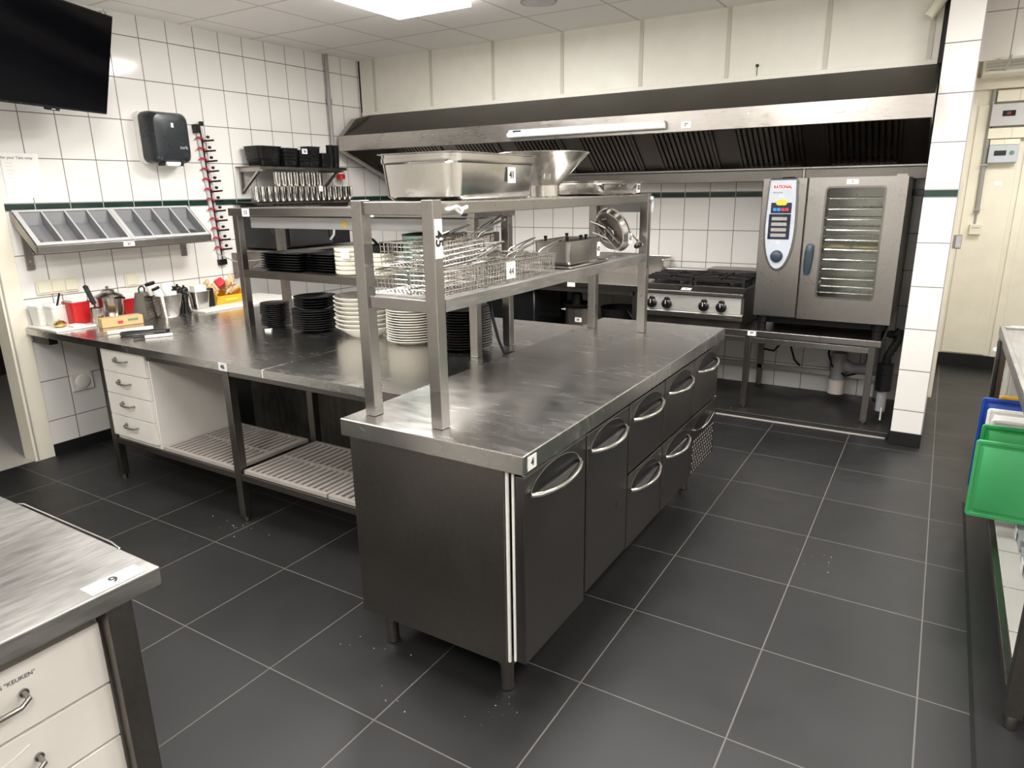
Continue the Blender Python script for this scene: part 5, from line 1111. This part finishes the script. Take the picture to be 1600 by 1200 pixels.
for k in range(3):
    y = 3.52 - 0.33*k
    bt_ = thing('file_box', 'grey plastic box with white spine label, low right shelf, %s from the far end' % ords[k], 'box', (0.48, y, 0.126), 0, 'grey boxes on the low right shelf')
    MB().box(-0.03, -0.13, 0, 0.12, 0.13, 0.05).box(-0.035, -0.135, 0.05, 0.125, 0.135, 0.056).build('box_body', 'grey_plastic', bt_, 0.008)
    MB().box(-0.0385, -0.03, 0.01, -0.0355, 0.03, 0.058).build('spine_label', 'label_white', bt_)
tag(MB().tube([(0.343, 4.62, 0.80), (0.338, 4.50, 0.775), (0.336, 4.42, 0.74), (0.336, 4.40, 0.62), (0.338, 4.41, 0.54)], 0.010, 8).build('strap', 'black_rubber', None, 0, True), 'black strap hanging down at the far end of the right steel table', 'strap')
# cutting boards standing in a rack
rk = thing('board_rack', 'grey wire rack holding the coloured cutting boards on the right', 'rack', (0.55, 3.75, 0.126))
mb = MB()
for k in range(6):
    y = -0.20 + k*0.075
    mb.tube([(-0.05, y, 0.0), (-0.05, y, 0.12), (0.25, y, 0.12), (0.25, y, 0.0)], 0.005, 8)
mb.tube([(-0.05, -0.21, 0.004), (-0.05, 0.19, 0.004)], 0.005, 8).tube([(0.25, -0.21, 0.004), (0.25, 0.19, 0.004)], 0.005, 8).build('wire_frame', 'steel', rk)
def board(mat, x0, y, z0, w_, h, label, th=0.02, tilt=0.0, groove=True):
    t = thing('cutting_board', label, 'cutting board', (x0, y, z0), 0, 'cutting boards on the right')
    t.rotation_euler = (tilt, 0, 0)
    xy = lambda hx, hz, r, d: [(p[0]+w_/2, d, p[1]+h/2) for p in rrect(hx, hz, r, 0)]
    MB().loft([xy(w_/2, h/2, 0.015, th), xy(w_/2, h/2, 0.015, 0.0), xy(w_/2-0.012, h/2-0.012, 0.012, 0.0), xy(w_/2-0.016, h/2-0.016, 0.012, 0.004), xy(w_/2-0.026, h/2-0.026, 0.010, 0.004), xy(w_/2-0.030, h/2-0.030, 0.010, 0.0)]).build('board', mat, t)
    return t
board('green_light', 0.243, 3.50, 0.206, 0.50, 0.355, 'large green cutting board, frontmost in the rack at the right edge', 0.02, -0.02)
board('green_plastic', 0.262, 3.62, 0.20, 0.48, 0.40, 'second dark green cutting board right behind the front one', 0.02, -0.02)
board('white_plastic', 0.30, 3.73, 0.20, 0.42, 0.40, 'white cutting board with a groove between the green and blue boards', 0.018, 0.0)
board('paper', 0.285, 3.80, 0.20, 0.45, 0.43, 'taller white cutting board just in front of the blue one', 0.018, 0.0)
board('blue_plastic', 0.262, 3.88, 0.20, 0.45, 0.46, 'blue cutting board at the back of the rack', 0.018, 0.0)
board('yellow_plastic', 0.33, 3.93, 0.20, 0.40, 0.465, 'yellow cutting board behind the blue one, only its edge showing', 0.018, 0.0)
fr_ = thing('undercounter_fridge', 'low white cabinet with a white bar handle behind the right table', 'refrigerator', (0.80, 5.25, 0))
MB().box(0.455, 4.98, 0.03, 1.15, 5.55, 0.745).build('body', 'white_paint', fr_, 0.006, True)
MB().box(0.437, 4.99, 0.08, 0.454, 5.54, 0.74).build('door', 'white_paint', fr_, 0.004, True)
MB().tube([(0.437, 5.02, 0.665), (0.375, 5.02, 0.665), (0.36, 5.05, 0.665), (0.36, 5.09, 0.665), (0.375, 5.12, 0.665), (0.437, 5.12, 0.665)], 0.011, 10).build('handle', 'white_plastic', fr_, 0, True)
for (y, z) in ((5.08, 0.35), (5.2, 0.45)): MB().cyl((0.437, y, z), (0.434, y, z), 0.006, 8).build('rivet', 'conduit_grey', fr_, 0, True)
for (x, y) in ((0.5, 5.05), (1.0, 5.05), (0.5, 5.4), (1.0, 5.4)): MB().box(x, y, 0, x+0.06, y+0.06, 0.03).build('foot', 'black', fr_, 0, True)

# ================================================================ far passage wall
cb = thing('temperature_controller', 'grey metal box with black display and green switch high on the far cream wall', 'controller', (0.38, 7.50, 2.12))
MB().box(-0.165, -0.03, 0.0, 0.165, 0.058, 0.175).build('housing', 'light_grey_plastic', cb, 0.003)
MB().box(-0.085, -0.034, 0.075, 0.005, -0.031, 0.12).build('display', 'black_gloss', cb); MB().box(0.07, -0.036, 0.08, 0.11, -0.031, 0.12).build('switch', 'green_plastic', cb)
text('88', 0.03, (0.38-0.04, 7.50-0.0352, 2.12+0.097), '-y', 'red_ink', cb, 'display_digits')
cb2 = thing('temperature_controller', 'small blue-grey controller with black display and round green switch below the larger one', 'controller', (0.345, 7.50, 1.82))
MB().box(-0.105, -0.03, 0.0, 0.105, 0.058, 0.145).build('housing', 'panel_silver', cb2, 0.008); MB().box(-0.065, -0.034, 0.06, 0.02, -0.031, 0.10).build('display', 'black_gloss', cb2)
MB().lathe([(0.018, 0), (0.016, 0.008)], 14, Mx=Matrix.Translation((0.06, -0.03, 0.08)) @ Matrix.Rotation(PI/2, 4, 'X')).build('switch', 'green_ceramic', cb2)
for k, (x, z, w_, h_, lab) in enumerate(((0.40, 2.315, 0.32, 0.09, 'cream cable box above the grey controller'), (0.385, 2.02, 0.34, 0.085, 'cream cable box between the two controllers'), (0.345, 1.968, 0.21, 0.045, 'narrow cream cover on top of the blue-grey controller'))):
    e = thing('cable_cover', lab, 'cable cover', (x, 7.52, z)); MB().box(-w_/2, -0.02, 0, w_/2, 0.038, h_).build('cover', 'cream_paint', e, 0.003)
    MB().box(-0.003, -0.0215, 0.004, 0.001, -0.0202, h_-0.004).build('joint', 'soffit_joint', e)
cd = thing('cable_conduit', 'grey vertical cable pipe on the far cream wall', 'conduit', (0.225, 7.53, 1.30))
MB().cyl((-0.01, 0, 1.19), (0.0, 0, 0.10), 0.02, 10).build('pipe', 'conduit_grey', cd); MB().cyl((0, 0, 0.10), (0, 0, 0.0), 0.008, 8).build('cable', 'conduit_grey', cd)
MB().box(-0.025, -0.028, 0.5, 0.025, -0.015, 0.515).box(-0.025, -0.028, 0.12, 0.025, -0.015, 0.135).build('clamp', 'steel', cd)
jb = thing('junction_box', 'small cream box at the lower end of the grey cable pipe', 'junction box', (0.235, 7.52, 1.215)); MB().box(-0.045, -0.02, 0, 0.045, 0.038, 0.09).build('box', 'cream_plastic', jb, 0.003); MB().box(-0.03, -0.0215, 0.055, 0.03, -0.0205, 0.062).build('slot', 'conduit_grey', jb)
sb = thing('light_switch', 'grey switch box on the cream frame right of the tiled pillar', 'switch', (0.085, 5.93, 1.205)); MB().box(-0.025, -0.03, 0, 0.032, 0.02, 0.10).build('back_box', 'conduit_grey', sb, 0.003); MB().box(-0.005, -0.036, 0.01, 0.028, -0.031, 0.09).build('rocker', 'light_grey_plastic', sb, 0.002)
struct('trim_18', MB().box(0.046, 5.90, 0.1, 0.078, YB+0.1, 2.2), 'cream_paint', 0.003)
struct('trim_19', MB().box(-0.3, 7.50, 2.42, 1.6, 7.56, 2.52), 'cream_paint', 0.004)
struct('door_2', MB().box(0.12, 7.545, 0.13, 0.46, 7.56, 2.30), 'cream_paint', 0.004)
struct('trim_20', MB().box(0.50, 7.54, 0.12, 0.56, 7.56, 2.40), 'cream_paint', 0.003)
tag(MB().box(-0.025, -0.001, 0, 0.03, 0.001, 0.04).build('paper_tag', 'paper', None, 0, False, (0.345, 7.544, 1.63)), 'small white paper tag on the far cream wall under the controllers', 'paper')
ac = thing('ceiling_fan_unit', 'white louvred cooling unit near the ceiling of the passage', 'cooling unit', (0.55, 7.25, 2.50))
MB().box(-0.45, -0.10, 0.0, 0.5, 0.24, 0.20).build('casing', 'white_paint', ac, 0.01)
mb = MB()
for k in range(7): mb.box(-0.43, -0.106, 0.02+0.024*k, 0.48, -0.101, 0.032+0.024*k)
mb.build('louvre', 'light_grey_plastic', ac); MB().box(-0.12, -0.112, 0.12, -0.02, -0.107, 0.14).build('badge', 'conduit_grey', ac)
tag(MB().tube([(0.205, 5.19, 2.36), (0.20, 5.6, 2.33), (0.19, 6.3, 2.42), (0.15, 7.1, 2.52)], 0.006, 6).build('cable', 'conduit_grey', None, 0, True), 'thin cable running from the tiled header to the cooling unit', 'cable')

# crumbs on the floor round the counter legs
random.seed(11)
mb = MB()
for k in range(46):
    cx_, cy_ = random.choice(((-1.10, 1.66), (-1.62, 1.66), (-1.15, 5.16), (-2.93, 2.03), (-0.3, 3.2), (-1.4, 1.55)))
    x, y = cx_ + random.gauss(0, 0.07), cy_ - abs(random.gauss(0, 0.07)); z = 0.041 if y > 5.06 else 0.0005
    r = random.uniform(0.0012, 0.0035); mb.lathe([(r, 0), (r*0.8, r*0.6), (r*0.2, r*0.8)], 5, (x, y, z))
cr_ = mb.build('floor_crumbs', 'grate_grey', None, 0, True); tag(cr_, 'pale crumbs scattered on the dark floor around the counter and table legs', 'crumbs'); cr_['kind'] = 'stuff'
